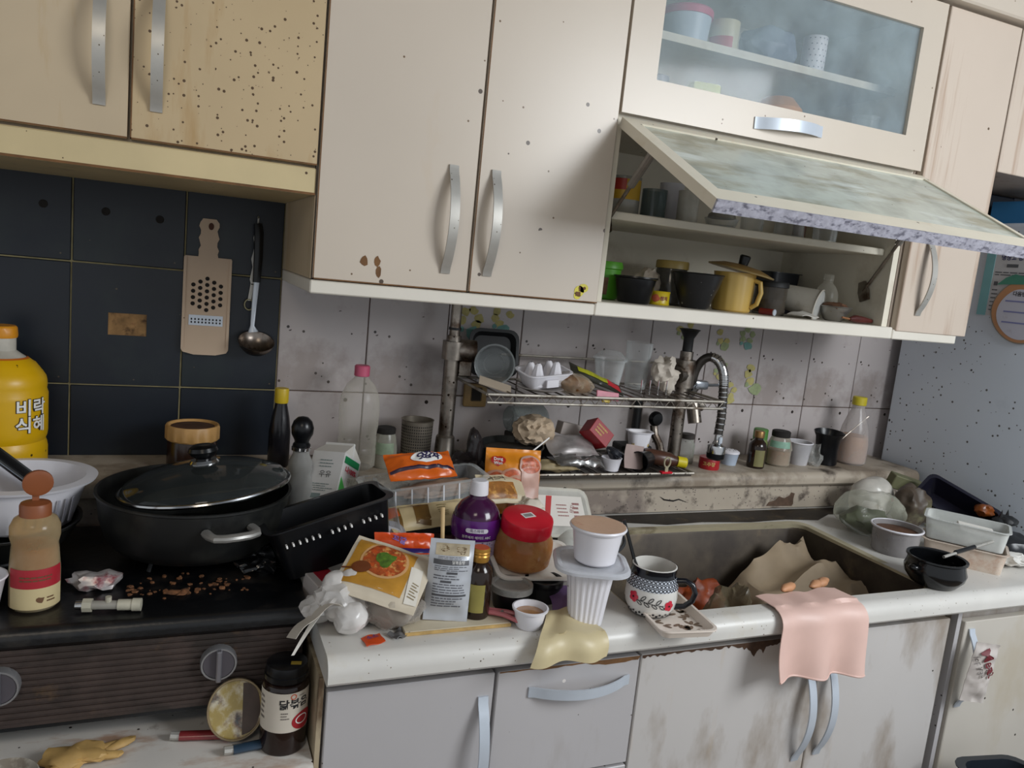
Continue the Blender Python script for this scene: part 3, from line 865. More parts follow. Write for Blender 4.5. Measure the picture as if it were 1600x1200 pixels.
# ball-top bottle on the worktop beside the stove
t = thing('oil_bottle', 'tall clear oil bottle with a black ball stopper beside the milk carton', 'bottle', (.212, -.232, WZ)); t.scale = (1.06, 1.06, 1.14)
ob('body', lathe([(0, 0), (.022, 0), (.024, .004), (.024, .085), (.021, .10), (.019, .108), (.0205, .118), (.020, .128), (.014, .140), (.0135, .148), (0, .148)], 26), CL('grey_glass', 'a9a8a4', .5, .08, edge=.45, tint='b8b8b4'), t)
ob('oil', lathe([(0, .004), (.021, .004), (.0215, .06), (0, .06)], 20), M('dirty_oil', '6a5c44', .4, var=.2), t)
ob('collar', lathe([(.0145, .146), (.0165, .147), (.0165, .152), (.0145, .153)], 22), mChrome, t)
ob('stopper', lathe([(0, .202), (.009, .2), (.0155, .194), (.019, .184), (.018, .173), (.013, .164), (.012, .160), (.015, .156), (.015, .150), (0, .150)], 26), mBlack, t)

# ---- litter on the stove top
t = thing('snack_wrapper', 'crumpled red and silver wrapper on the stove top', 'wrapper', (-.098, -.452, SZ + .012))
ob('foil', lump(.030, .018, .012, 3, .6, 45, 3.), M('wrapper_print', 'b8b2b0', .3, .3, var=.1, stains=(('8a2030', .9, 30, .52, ONE), ('1c1a1c', .8, 24, .60, ONE))), t)
t = thing('pipe_fitting', 'small white plastic pipe fitting lying at the stove edge', 'fitting', (-.075, -.535, SZ + .0095), R3(0, 0, -8))
mF = M('fitting_plastic', 'b3ae9c', .5, var=.12, vs=50)
def cyx(x0, x1, r, seg=16): return tube([(x0, 0, 0), (x1, 0, 0)], r, seg)
ob('pipe', cyx(-.030, .016, .006), CL('fitting_clear', 'a8a49a', .7, .2), t)
ob('nut', cyx(-.031, -.020, .0095, 8), mF, t)
ob('socket', join(cyx(.012, .040, .0075), cyx(.030, .041, .0088)), mF, t)
ob('tip', cyx(-.040, -.031, .0060), mChrome, t)
ob('nipple', tube([(0, 0, 0), (0, 0, .012)], .004, 10), mF, t)
rg = random.Random(3)
bits = []
for i in range(60):
    a, r_ = rg.random() * 6.28, rg.random() ** .5
    x, y = .010 + .075 * r_ * math.cos(a), -.465 + .045 * r_ * math.sin(a)
    if i > 42: x, y = .085 + rg.uniform(-.03, .03), -.475 + rg.uniform(-.03, .03)
    s = rg.uniform(.0015, .0055)
    s *= .75; bits.append(tf(lump(s * 1.3, s, s * .5, 1, .5, 300, i), (x, y, SZ + s * .3), (0, 0, a)))
bits += [tf(lump(.012, .006, .003, 2, .4, 90, i), (.005 + i * .014, -.492, SZ + .002), (0, 0, i)) for i in range(2)]
o = tag(ob('food_crumbs', join(*bits), M('crumbs', '70492c', .8, var=.6, vs=160)), 'scattered brown food crumbs on the stove top before the pot', 'crumbs'); o['kind'] = 'stuff'
t = thing('plastic_bag', 'shiny crumpled black plastic film beside the pot', 'bag', (.142, -.405, SZ + .018))
ob('film', lump(.045, .040, .022, 4, .5, 26, 2.), M('black_film', '0d0e10', .16, var=.1, bump=.3), t)

# black ventilated tray propped on the stove edge
t = thing('ventilated_tray', 'black plastic food tray with a row of slots propped over the stove edge', 'tray', (.243, -.452, .915), R3(-4, -15, 6))
ob('body', tray(.205, .118, .085, .014, .012, .002, .008), mBlack, t)
ob('slot', join(*[bx(-.078 + i * .0100, -.0758 + i * .0100, -.0580, -.0500, .0575, .0622) for i in range(16) if i not in (6, 11)]), mPrintW, t)
ob('film_edge', sheet(6, 14, lambda u, v: (.098 + .004 * math.sin(v * 9), -.055 + v * .11, .02 + u * .07), .0004), mGlass, t)

# white cup at the left edge
t = thing('paper_cup', 'white cup cut off by the left edge of the picture on the stove', 'cup', (-.228, -.515, SZ))
ob('body', lathe([(0, 0), (.020, 0), (.022, .002), (.031, .048), (.033, .05), (.0315, .052), (.029, .048), (.020, .004), (0, .004)], 28), mWhite, t)
ob('rim', tube([(.0325 * math.cos(i * PI / 14), .0325 * math.sin(i * PI / 14), .051) for i in range(28)], .0018, 6, True), mWhite, t)

# ---- things on the low stand in front of the stove
BZ = .70
prof = [(0, 0), (.030, 0), (.032, .004), (.0315, .04), (.0315, .095), (.030, .100), (.026, .103)]
t = thing('sauce_jar', 'dark sauce jar with black lid and cream label on the low stand', 'jar', (.155, -.607, BZ), face(.155, -.607, -4))
ob('body', lathe(prof + [(.026, .106), (0, .106)], 32), M('sauce_brown', '1f110d', .15, var=.1), t)
ob('lid', lathe([(0, .128), (.024, .128), (.0275, .126), (.0285, .120), (.0285, .114), (.030, .113), (.030, .106), (.0285, .104), (0, .104)], 32), mBlack, t)
ob('seal_tab', bx(.006, .020, -.014, -.006, .1282, .1288), M('gold_tab', '9a8430', .5), t)
S = cylS(prof)
lb = ob('label', wrap(S, rect2(-.044, .046, .036, .094, 24, 4)), M('jar_label', 'c9c0b2', .6, var=.04), t)
ob('label_red', wrap(S, disc2(.032, .050, .019, .0135, 22, 4), .001), M('jar_red', 'a01c26', .5, var=.15), lb)
ob('bowl_print', wrap(S, ring2(.028, .052, .010, .007, .0016), .0014), mPrintW, lb)
ob('lettering', wrap(S, shift2(text2('닭볶음', .0155, .0004), .016, .077), .001), mPrint, lb)
ob('emblem', wrap(S, ring2(.006 + .008, .0885, .0042, .0042, .0014, 12), .001), M('emblem_red', 'c25a3a', .5), lb)
ob('small_print', wrap(S, join(lines2(-.002, .010, .055, .067, 3, 5), lines2(-.038, -.026, .05, .088, 5, 6), lines2(.022, .032, .087, .090, 1, 3)), .001), M('grey_print', '77706a', .6), lb)
t = thing('tin_lid', 'stained round lid leaning against the stove front', 'lid', (.092, -.592, BZ + .0035), (math.radians(68), 0, math.radians(-2)))
ob('disc', lathe([(0, 0), (.039, 0), (.042, .003), (.042, .007), (.040, .007), (.0385, .002), (0, .002)], 40, .92, 1), M('lid_yellow', 'b09a5a', .4, var=.15, vs=30, stains=(('d8d2c0', .8, 30, .46, ONE), ('6a3a22', .9, 24, .52, ONE), ('3e6a74', .8, 26, .58, ONE), ('2e2018', .9, 34, .60, ONE))), t, (0, .043, 0))
ob('residue', wrap(planeS((0, .043, .0022), (1, 0, 0), (0, 1, 0)), disc2(.009, 0, .026, .034, 22, 2, .12, 4, -PI / 2, PI / 2)), M('lid_brown', '4a3a30', .5, var=.25, vs=40), t)
ob('rim_band', tube([(.0405 * .92 * math.cos(i * PI / 20), .043 + .0405 * math.sin(i * PI / 20), .0075) for i in range(40)], .0016, 6, True), M('lid_rim', '8c7a5c', .4, .3, var=.5, vs=20), t)
def lighter(name, label, loc, rz, col):
    t = thing(name, label, 'lighter', loc, (0, 0, math.radians(rz)))
    ob('body', tube([(-.032, 0, 0), (.026, 0, 0)], .0085, 12, flat=.7), M('lighter_' + col, col, .25), t)
    ob('cap', tube([(.026, 0, 0), (.036, 0, 0)], .0085, 10, flat=.7), mRed, t)
    ob('hood', tube([(-.032, 0, 0), (-.044, 0, .001)], .006, 8), mSteel, t)
lighter('lighter', 'dark blue lighter with a red end lying by the tin lid', (.120, -.612, BZ + .0065), 6, '24384a')
lighter('lighter', 'dull red lighter lying half behind the tin lid', (.052, -.572, BZ + .0065), -10, '7a2a2c')
t = thing('rubber_glove', 'crumpled tan rubber glove scraps on the low stand', 'glove', (-.105, -.585, BZ + .010))
mGl = M('old_latex', 'b8955a', .6, var=.2, vs=30)
ob('palm', lump(.034, .022, .010, 3, .5, 40, 1.), mGl, t)
for k, (x, y, a) in enumerate(((.030, .012, 20), (.036, -.004, -12), (-.020, -.022, 60), (.052, .016, 35))):
    ob('finger', tf(lump(.022, .007, .005, 2, .4, 70, k + 3.), (x, y, -.002), (0, 0, math.radians(a))), mGl, t)
t = thing('dirty_bowl', 'small dirty grey bowl at the bottom left corner', 'bowl', (-.178, -.632, BZ))
ob('body', lathe([(0, 0), (.022, 0), (.028, .004), (.036, .022), (.038, .024), (.0365, .0255), (.033, .021), (.025, .006), (0, .005)], 28), M('grimy_white', 'aca598', .5, var=.15, vs=40, stains=(('5a4a38', .7, 24, .52, ONE),)), t)
ob('dregs', lathe([(0, .012), (.028, .012), (.026, .008), (0, .008)], 20), M('dregs', '4a4036', .7, var=.4, vs=70), t)

# ---- hanging on the black tiles
t = thing('hand_grater', 'beige plastic grater hanging on the black tiles', 'grater', (.047, -.004, 1.168), R3(-1.2, 0, 0))
out = [(-.040, .004), (-.02, -.001), (.02, -.001), (.040, .004), (.0435, .01), (.0425, .19), (.018, .190)]
for i in range(9):
    z = .196 + i * .0075
    out.append((.0165 + .0022 * math.sin(i * 1.9), z))
out += [(.012, .263), (-.012, .263)]
for i in range(9):
    z = .256 - i * .0075
    out.append((-.0165 - .0022 * math.sin(i * 1.9), z))
out += [(-.018, .190), (-.0425, .19), (-.0435, .01)]
mGrt = M('beige_plastic', 'bda68e', .5, var=.04, specks=(('4a3420', 50, .04, .10),))
ob('body', prism(out, -.008, 0), mGrt, t, smooth=False)
ob('edge_rim', join(bx(-.0435, -.0385, -.0105, -.008, .012, .188), bx(.0385, .0435, -.0105, -.008, .012, .188)), mGrt, t, smooth=False)
S = planeS((0, -.0081, 0))
hol = []
for row, n in ((0, 3), (1, 4), (2, 5), (3, 4), (4, 3)):
    pass
for cx_ in range(5):
    n = (4, 5, 6, 5, 4)[cx_]
    for k in range(n):
        hol.append(disc2((cx_ - 2) * .0125, .118 + (k - (n - 1) / 2) * .0122 - abs(cx_ - 2) * .0005, .0040, .0040, 12, 1))
ob('hole', wrap(S, join(*hol)), mDark, t)
ob('hang_hole', wrap(S, disc2(.003, .249, .005, .007, 12, 1)), M('hole_brown', '4a2a1c', .8), t)
bl = ob('blade', prism([(-.031, .057), (.031, .057), (.031, .077), (-.031, .077)], -.0098, -.008), mSteelC, t, smooth=False)
ob('tooth', wrap(planeS((0, -.0099, 0)), join(*[disc2(-.026 + i * .0065, .063 + (.006 if j else 0), .0016, .0022, 6, 1) for i in range(9) for j in (0, 1)])), mDark, bl)
t = thing('soup_ladle', 'steel ladle with a black handle hanging beside the grater', 'ladle', (.137, -.022, 1.18))
ob('handle', tube([(-.002, .006, .252), (0, .004, .235), (.001, .002, .19), (0, 0, .138)], [.0075, .0088, .0085, .0075], 12, flat=.7), mBlack, t)
ob('stem', tube([(0, 0, .140), (-.002, -.002, .10), (-.004, -.004, .052), (-.002, -.004, .040)], [.0055, .005, .004, .010], 10, flat=.6), mSteelC, t)
P = [(.0, -.022), (.012, -.0205), (.024, -.014), (.032, -.004), (.035, .006), (.0335, .006), (.030, -.003), (.022, -.012), (.011, -.018), (0, -.0195)]
ob('bowl', lathe(P, 30), M('worn_steel', '8b8178', .3, 1., var=.25, vs=50, stains=(('4a382a', .7, 40, .55, ONE),)), t, (.004, -.010, .018), R3(28, 4, 0))
ob('hook', tube([(-.002, .01, .25), (-.002, .006, .262), (-.002, .014, .266)], .0018, 6), mSteel, t)
t = thing('bottle_opener', 'thin metal can opener hanging beside the ladle handle', 'opener', (.124, -.006, 1.262))
ob('shaft', join(prism([(.004, .05), (.010, .05), (.012, .085), (.008, .10), (.013, .125), (.009, .14), (.013, .152), (.008, .158), (.004, .142), (.007, .125), (.002, .10), (.005, .085), (.001, .06)], -.002, 0), prism([(-.001, .018), (.006, .018), (.009, .052), (.003, .052)], -.002, 0)), mSteel, t, smooth=False)
ob('ring', tube([(.002 + .0085 * math.cos(i * PI / 10), -.001, .010 + .0105 * math.sin(i * PI / 10)) for i in range(20)], .0018, 6, True), M('dull_brass', '8a8468', .4, .7), t)

# ------------------------------------------------------------------ the heap on the worktop
def orient(right, up):
    x = Vector(right).normalized()
    z = Vector(up) - x * Vector(up).dot(x)
    z.normalize()
    y = z.cross(x)
    return Matrix((x, y, z)).transposed().to_euler()

# cream board lying under the jars
t = thing('cutting_board', 'thin cream cutting board with a worn yellow edge under the upright pouch', 'board', (.393, -.535, WZ))
ob('board', bx(-.082, .082, -.108, .12, 0, .006, .001), M('board_cream', 'cbbfa6', .6, var=.06), t, smooth=False)
ob('worn_edge', bx(-.082, .082, -.1095, -.108, .0005, .0055), M('board_edge', 'b5955c', .7, var=.2, vs=60), t, smooth=False)
BD = WZ + .0062

# upright printed pouch
pc = Pouch(.066, .122, .014, .0012, 2., .16)
t = thing('foil_pouch', 'upright silver-grey pouch printed with dark text, a stick standing in it', 'pouch', (.378, -.618, BD + .0005), R3(-7, 1.5, -14))
ob('bag', pc.mesh(24, 30), M('silver_pouch', 'b9bcc2', .38, .25, var=.05), t)
ob('torn_window', wrap(pc.S, rect2(-.024, .026, .099, .116, 10, 6)), M('tan_stain', 'a89a80', .6, var=.25, vs=60), t)
ob('stain', wrap(pc.S, join(disc2(-.012, .109, .008, .005, 12, 2, .4, 2), disc2(.014, .107, .008, .006, 12, 2, .4, 3))), M('brown_stain', '6e5a3c', .6, var=.3, vs=80), t)
ob('heading_band', wrap(pc.S, join(rect2(-.026, .026, .0865, .0935, 10, 3), rect2(-.006, .010, .073, .0762, 4, 1), rect2(-.014, .002, .060, .0632, 4, 1), rect2(-.024, .026, .040, .0430, 10, 1))), M('dark_band', '4a4a4e', .5), t)
ob('small_print', wrap(pc.S, join(lines2(-.024, .025, .077, .0855, 3, 1, .4), lines2(-.024, .025, .064, .072, 2, 2, .4), lines2(-.024, .025, .044, .059, 4, 3, .4), lines2(-.024, .025, .022, .039, 4, 4, .4), lines2(-.02, .026, .094, .098, 2, 8, .35))), M('pouch_print', '5c5c62', .6), t)
ob('heading', wrap(pc.S, shift2(text2('닭볶음탕', .0052), .010, .090), .0012), mPrintW, t)
t = thing('chopstick', 'wooden chopstick stuck into the silver pouch', 'chopstick', (.375, -.598, .93), orient((1, 0, 0), (-.010, .025, .10)))
ob('stick', tube([(0, 0, -.05), (0, 0, .105)], [.0022, .0034], 8), M('pale_wood', 'c2a678', .6, var=.1, vs=50), t)

# small brown medicine bottle with a gold cap
t = thing('tonic_bottle', 'small brown glass bottle with a gold screw cap beside the pouch', 'bottle', (.430, -.607, BD), face(.43, -.607))
prof = [(0, 0), (.0195, 0), (.021, .003), (.021, .068), (.019, .076), (.0125, .084), (.0125, .088)]
ob('body', lathe(prof + [(0, .09)], 28), M('brown_bottle_glass', '24160e', .12, var=.1), t)
ob('label', wrap(cylS(prof), rect2(-.020, .012, .012, .056, 10, 2)), M('olive_label', '8a8040', .5, var=.12, vs=40), t)
ob('cap', lathe([(0, .108), (.0125, .108), (.0140, .1065), (.0140, .104), (.0130, .103), (.0143, .101), (.0130, .0985), (.0143, .096), (.0132, .0935), (.0138, .090), (.0125, .087), (0, .087)], 26), M('gold_cap', 'b98a3e', .35, .6, var=.1), t)
ob('cap_top', lathe([(0, .1084), (.0118, .1084), (.0118, .1078)], 22), M('orange_top', 'b8502a', .45), t)

# purple drink bottle
t = thing('juice_bottle', 'purple drink bottle with a white cap behind the pouch', 'bottle', (.470, -.475, WZ + .0065), face(.47, -.475))
prof = [(0, 0), (.034, 0), (.0385, .005), (.0365, .05), (.0385, .072), (.0415, .088), (.0415, .102), (.037, .122), (.028, .135), (.016, .143), (.0145, .148)]
ob('body', lathe(prof + [(.0145, .152), (0, .152)], 40), M('purple_plastic', '3c1238', .14, var=.15, vs=6), t)
S = cylS(prof)
ob('sleeve', wrap(S, rect2(-.128, .128, .080, .113, 40, 6)), M('purple_sleeve', '54186a', .22, var=.06), t)
ob('label', wrap(S, rect2(-.034, .042, .018, .079, 16, 8), .0009), M('lilac_label', 'a898ae', .5, var=.06, specks=(('5a4a68', 240, .5, .32),)), t)
ob('badge', wrap(S, join(rect2(-.012, .018, .094, .1015, 6, 2), disc2(-.012, .0978, .0038, .0038, 10, 1), disc2(.018, .0978, .0038, .0038, 10, 1)), .0012), M('badge_white', 'd8d2de', .5), t)
ob('lettering', wrap(S, shift2(text2('흑스파워', .0062), .003, .0978), .0018), M('badge_text', '3a2050', .5), t)
ob('lettering', wrap(S, shift2(text2('블루베리 에이드 ABC', .0054), .003, .0865), .0016), mPrintW, t)
ob('small_print', wrap(S, lines2(-.030, .038, .058, .068, 3, 8, .3), .0014), M('lilac_print', '5a4a68', .6), t)
ob('cap', lathe([(0, .173), (.0125, .173), (.0145, .171), (.0158, .152), (.0158, .149), (0, .149)], 28), mWhite, t)

# foam tray and red-lidded jar tipped forward
t = thing('foam_tray', 'white foam tray carrying the red-lidded jar', 'tray', (.562, -.515, .905), orient((.98, -.10, -.03), (.02, -.22, 1)))
ob('body', tray(.150, .118, .014, .012, .008, .003, .004), mFoam, t)
t = thing('storage_jar', 'glass jar of orange sauce with a red screw lid and white barcode sticker', 'jar', (.545, -.505, .911), R3(9, 2, -14))
prof = [(0, 0), (.043, 0), (.049, .006), (.0505, .03), (.049, .045), (.043, .056), (.0405, .060)]
ob('glass', lathe(prof + [(.0405, .064), (0, .064)], 36), CL('jar_glass', 'c08a54', .50, .10, edge=.2, stains=(('d2a468', .6, 24, .5, ONE), ('7a3418', .6, 30, .58, ONE)), tint='e0a060'), t)
ob('sauce', lathe([(0, .003), (.041, .003), (.047, .008), (.0485, .03), (.0470, .043), (0, .046)], 30), M('orange_sauce', 'b0652a', .5, var=.25, vs=30, stains=(('d09a58', .8, 18, .52, ONE), ('6a2410', .6, 30, .6, ONE))), t)
ld = ob('lid', lathe([(0, .085), (.039, .085), (.0425, .083), (.0435, .080), (.0435, .060), (.0425, .058), (.0405, .058)], 40), mRed, t)
sk_ = ob('barcode_sticker', wrap(planeS((0, 0, .085), (.90, .43, 0), (-.43, .90, 0)), rect2(-.011, .011, -.008, .008, 1, 1)), mPrintW, ld)
ob('barcode_print', wrap(planeS((0, 0, .085), (.90, .43, 0), (-.43, .90, 0)), join(*[rect2(-.008 + i * .0024, -.0070 + i * .0024, -.005, .005, 1, 1) for i in range(7)]), .001), mPrint, sk_)

# clear sheet and labelled tray leaning behind the jar
t = thing('plastic_sheet', 'bent piece of milky clear plastic packaging to the right of the red-lidded jar', 'packaging', (0, 0, 0))
ob('sheet', sheet(12, 10, lambda u, v: (.628 + .055 * u + .090 * v, -.470 + .16 * v - .01 * u, .880 + .030 * v + .006 * math.sin(u * 5) + .008 * u * v), .0008), CL('milky_sheet', 'd4d4cc', .42, .25, edge=.4), t)
t = thing('meat_tray', 'empty clear food tray with a white label and red stripe behind the red-lidded jar', 'tray', (.702, -.325, .922), orient((.124, .01, -.012), (-.02, -.18, .16)))
ob('body', tray(.135, .105, .020, .014, .006, .0015, .006), CL('cloudy_tray', 'd6d2c6', .62, .25, edge=.3), t)
S = planeS((0, 0, .0215), (1, 0, 0), (0, 1, 0))
ob('film', wrap(S, rect2(-.062, .062, -.047, .047, 8, 6), -.0006), CL('cling_film', 'e0ded6', .4, .12), t)
lb = ob('label', wrap(S, rect2(-.052, .050, -.030, .034, 6, 4), .0004), M('label_white', 'd6d0c8', .55, var=.03), t)
ob('red_stripe', wrap(S, poly2([(-.050, -.029), (-.038, -.029), (-.020, .033), (-.033, .033)]), .0008), M('stripe_red', 'b83030', .5), lb)
ob('small_print', wrap(S, join(lines2(-.014, .012, -.012, .018, 4, 3, .3), lines2(.024, .042, -.022, .022, 5, 4, .5), shift2(text2('돼지', .010), .022, .006, 1.2)), .0008), M('pink_print', '9a6a66', .6), lb)
t = thing('wet_tissue', 'wad of wet white tissue beside the labelled tray', 'tissue', (.612, -.375, .955))
ob('wad', lump(.028, .020, .020, 4, .5, 40, 7.), M('tissue', 'd0c8b8', .8, var=.08), t)
t = thing('pan_lid', 'grey-rimmed pan lid lying behind the white cup', 'lid', (.770, -.325, .882), R3(10, -2, 0))
ob('disc', lathe([(0, .012), (.045, .009), (.075, .001), (.078, .000)], 40), CL('smoky_lid', '8a9096', .45, .1, edge=.4), t)
ob('rim', tube([(.079 * math.cos(i * PI / 20), .079 * math.sin(i * PI / 20), 0) for i in range(40)], .0036, 8, True), M('grey_rim', '53565a', .35, .6), t)
ob('knob', lathe([(0, .03), (.010, .03), (.012, .026), (.008, .018), (.008, .012), (0, .012)], 16), mBlack, t)

# ribbed white container with a wide lid, the sealed cup on it
t = thing('ribbed_container', 'tall ribbed white plastic container with a wide square lid at the counter edge', 'container', (.598, -.648, WZ), R3(0, 0, -22))
n_ = 8
def flut(w, z, k):
    out = []
    for i in range(96):
        a = 2 * PI * i / 96
        c_, s_ = math.cos(a), math.sin(a)
        q = (abs(c_) ** 3.2 + abs(s_) ** 3.2) ** (-1 / 3.2) * w / 2 * (1 + k * (1 if (i // 2) % 2 else -1))
        out.append((q * c_, q * s_, z))
    return out
ob('body', loft([flut(.044, 0, 0), flut(.052, .004, .016), flut(.062, .05, .018), flut(.072, .090, .018), flut(.074, .094, 0), flut(.070, .094, 0), flut(.046, .006, 0)], True, True), mWhite, t, angle=14)
ob('lid', loft([rr(.108, .108, .03, .094, 6), rr(.116, .116, .034, .0945, 6), rr(.116, .116, .034, .099, 6), rr(.108, .108, .03, .1015, 6), rr(.098, .098, .028, .1015, 6), rr(.094, .094, .026, .0995, 6)], True, True), CL('frosted_lid', 'd2d4da', .80, .3, edge=.15), t, angle=20)
t = thing('sealed_cup', 'white tub with a stained peel-off film lid standing on the ribbed container', 'cup', (.601, -.652, WZ + .1018), face(.6, -.65))
ob('body', lathe([(0, 0), (.029, 0), (.032, .003), (.039, .050), (.043, .052), (.0445, .055), (.043, .0575), (.040, .0575)], 40), mWhite, t)
ob('film_lid', lathe([(0, .0565), (.015, .0568), (.030, .0572), (.0405, .0580), (.0425, .0578)], 32), M('peel_film', 'cda98e', .28, var=.06, vs=30, stains=(('a8421c', .8, 26, .58, ONE),), bump=.4, bs=60), t)

# second-row tubs
def tub(name, label, loc, r, h, m, lid, cat='tub'):
    t = thing(name, label, cat, loc)
    ob('body', lathe([(0, 0), (r * .8, 0), (r * .84, .003), (r, h), (r * .96, h), (r * .8, .005), (0, .005)], 30), m, t)
    ob('lid', lathe([(0, h + .003), (r * .85, h + .004), (r * .88, h + .007), (r * 1.06, h + .007), (r * 1.08, h + .003), (r * 1.06, h - .003), (r * 1.0, h - .003)], 30), lid, t)
    return t
mLidF = CL('translucent_lid', 'a8a6a0', .5, .2, edge=.4)
tub('sauce_tub', 'black round tub with a translucent lid behind the pink peg', (.497, -.585, WZ), .032, .036, mBlack, mLidF)
tub('sauce_tub', 'black round tub in the shadow under the red-lidded jar', (.566, -.560, WZ), .030, .030, mBlackM, mBlack)

# small sauce cup
t = thing('sauce_cup', 'small white cup of cloudy brown sauce at the counter edge', 'cup', (.503, -.647, WZ))
ob('body', lathe([(0, 0), (.018, 0), (.020, .002), (.0245, .027), (.0275, .028), (.028, .031), (.0255, .0315), (.0232, .026), (.018, .004), (0, .004)], 32), mWhite, t)
ob('sauce', lathe([(0, .023), (.0215, .023), (.021, .020), (0, .018)], 24), M('cloudy_sauce', 'a57a52', .15, var=.2, vs=60, coat=.5, stains=(('c8b8a4', .7, 60, .55, ONE),)), t)
# pink clothes peg
t = thing('clothes_peg', 'pink plastic clothes peg before the black tub', 'peg', (.468, -.622, BD + .004), R3(0, 0, -38))
mPk = M('pink_plastic', 'b8686c', .4, var=.08)
ob('jaw', tube([(-.030, -.006, 0), (-.012, -.0045, .002), (.005, -.006, .003), (.030, -.011, 0)], [.004, .0045, .0045, .004], 8, flat=.8), mPk, t)
ob('jaw', tube([(-.030, .006, 0), (-.012, .0045, .002), (.005, .006, .003), (.032, .012, 0)], [.004, .0045, .0045, .004], 8, flat=.8), mPk, t)
ob('spring', tube([(.0, -.007, .003), (.0, .007, .003)], .003, 8), mSteel, t)

# rubber glove draped over the edge
def glove_f(u, v):
    # v: 0 at the back, 1 at the hem; u across
    x = .520 + .074 * u + .012 * math.sin(v * 5 + u * 3) - .030 * v * (1 - u) + (1 - v) * .030
    s = v * .175
    flat = .128
    if s < flat: y, z = -.565 - s, WZ + .006
    else:
        a = (s - flat) / .022
        if a < PI / 2: y, z = -.565 - flat - .022 * math.sin(a), WZ + .006 - .022 * (1 - math.cos(a))
        else: y, z = -.565 - flat - .022, WZ - .016 - (s - flat - .0345)
    z += .009 * (.5 + .5 * math.sin(u * 9 + v * 4)) * (.4 + v * .6) * (1 - .6 * v)
    z += .016 * math.sin(PI * u) * (1 - v) ** 2
    if v > .75: y -= .005 * math.sin(u * 11)
    return (x, y - .001, z)
t = thing('rubber_glove', 'yellowish rubber glove with purple fingers hanging over the counter edge', 'glove')
ob('cuff', sheet(22, 26, lambda u, v: glove_f(u, .36 + v * .64), .0016), M('cream_latex', 'c8b992', .42, var=.06, vs=20, stains=(('a08440', .5, 12, .57, ONE),)), t)
ob('fingers', sheet(18, 14, lambda u, v: glove_f(.15 + u * .75, v * .36), .0016), M('purple_latex', '6a5078', .5, var=.12, vs=20), t)

# floral tray with the patterned mug
t = thing('floral_tray', 'small cream melamine tray with brown leaf print sticking out over the edge', 'tray', (.745, -.662, WZ + .0005), R3(0, 0, -7))
ob('body', tray(.100, .155, .014, .010, .006, .0025, .002), M('melamine', 'e0d4c8', .3, var=.03), t)
S = planeS((0, 0, .0026), (1, 0, 0), (0, 1, 0))
rg = random.Random(5)
lv = []
for i in range(26):
    x, y = rg.uniform(-.034, .034), rg.uniform(-.062, .05)
    if rg.random() < .4: x = abs(x)
    a = rg.random() * 6.28
    lv.append(shift2(disc2(0, 0, .0075, .0032, 10, 1), x, y, a))
    lv.append(shift2(disc2(.004, .005, .006, .0026, 10, 1), x, y, a + .9))
ob('leaf_pattern', wrap(S, join(*lv), .0005), M('leaf_brown', '7a6656', .5, var=.25, vs=90), t)['kind'] = 'stuff'
ob('seal_mark', wrap(S, join(rect2(.022, .030, -.066, -.059, 1, 1)), .0006), mPrint, t)
t = thing('patterned_mug', 'stoneware mug with blue lace bands and red flowers on the floral tray', 'mug', (.722, -.640, WZ + .0035), face(.722, -.64, 3))
prof = [(0, 0), (.029, 0), (.034, .003), (.0405, .016), (.0425, .030), (.0415, .048), (.0375, .062), (.0355, .072), (.0365, .080)]
mMug = M('mug_white', 'd5d2cc', .14, var=.02)
ob('body', lathe(prof + [(.0345, .081), (.0335, .072), (.039, .045), (.039, .02), (.03, .006), (0, .005)], 48), mMug, t)
S = cylS(prof)
mNavy = M('mug_navy', '080b14', .16, var=.1)
FR = .262
ob('rim_band', wrap(S, rect2(-.12, .12, .0655, .0803, 60, 4), .0008), mNavy, t)
ob('foot_band', wrap(S, rect2(-.105, .105, .0008, .004, 50, 2), .0008), mNavy, t)
mLace = M('lace_blue', 'ccd2dc', .2, var=.05)
ob('lace_band', wrap(S, rect2(-.125, .125, .0475, .0655, 60, 6), .0007), mLace, t)
lac = []
for j in range(3):
    for i in range(-17, 18):
        lac.append(ring2(i * .0066 + (j % 2) * .0033, .0508 + j * .0058, .0034, .0031, .0013, 8))
ob('lace_ring', wrap(S, join(*lac), .0011), mNavy, t)['kind'] = 'stuff'
dots = [disc2(i * .0055, .0068 + (i % 2) * .003, .0022, .0020, 6, 1) for i in range(-18, 19)]
ob('dot_band', wrap(S, join(*dots), .0009), mNavy, t)['kind'] = 'stuff'
mFl = M('flower_red', 'c0283c', .25, var=.08)
for cx_, cz_ in ((-.030, .034), (.031, .026)):
    fl_ = ob('flower', wrap(S, join(*[disc2(cx_ + .0048 * math.cos(a), cz_ + .0052 * math.sin(a), .0042, .0042, 10, 1) for a in [i * 2 * PI / 5 for i in range(5)]], disc2(cx_, cz_, .004, .004, 8, 1)), .0010), mFl, t)
    ob('flower_eye', wrap(S, disc2(cx_, cz_, .0017, .0017, 8, 1), .0016), mNavy, fl_)
lv = []
for i in range(7):
    x = -.019 + i * .0062
    lv.append(shift2(ring2(0, 0, .0058, .0028, .0014, 10), x, .0315 - i * .0006 + (.0045 if i % 2 else -.004), .8 if i % 2 else -.6))
    lv.append(rect2(x - .0032, x + .0034, .0305 - i * .0006, .0313 - i * .0006, 1, 1))
ob('vine', wrap(S, join(*lv), .0010), mPrint, t)
P = [(.037 + 0, 0, .060), (.052, 0, .063), (.064, 0, .058), (.069, 0, .046), (.066, 0, .032), (.054, 0, .020), (.039, 0, .016)]
ob('handle', tf(tube(P, [.0055, .005, .005, .005, .005, .005, .0055], 12, flat=.9), (0, 0, 0), (0, 0, math.radians(-8))), mNavy, t)
t = thing('black_spoon', 'black long-handled spoon standing in the patterned mug', 'spoon', (.722, -.632, .895))
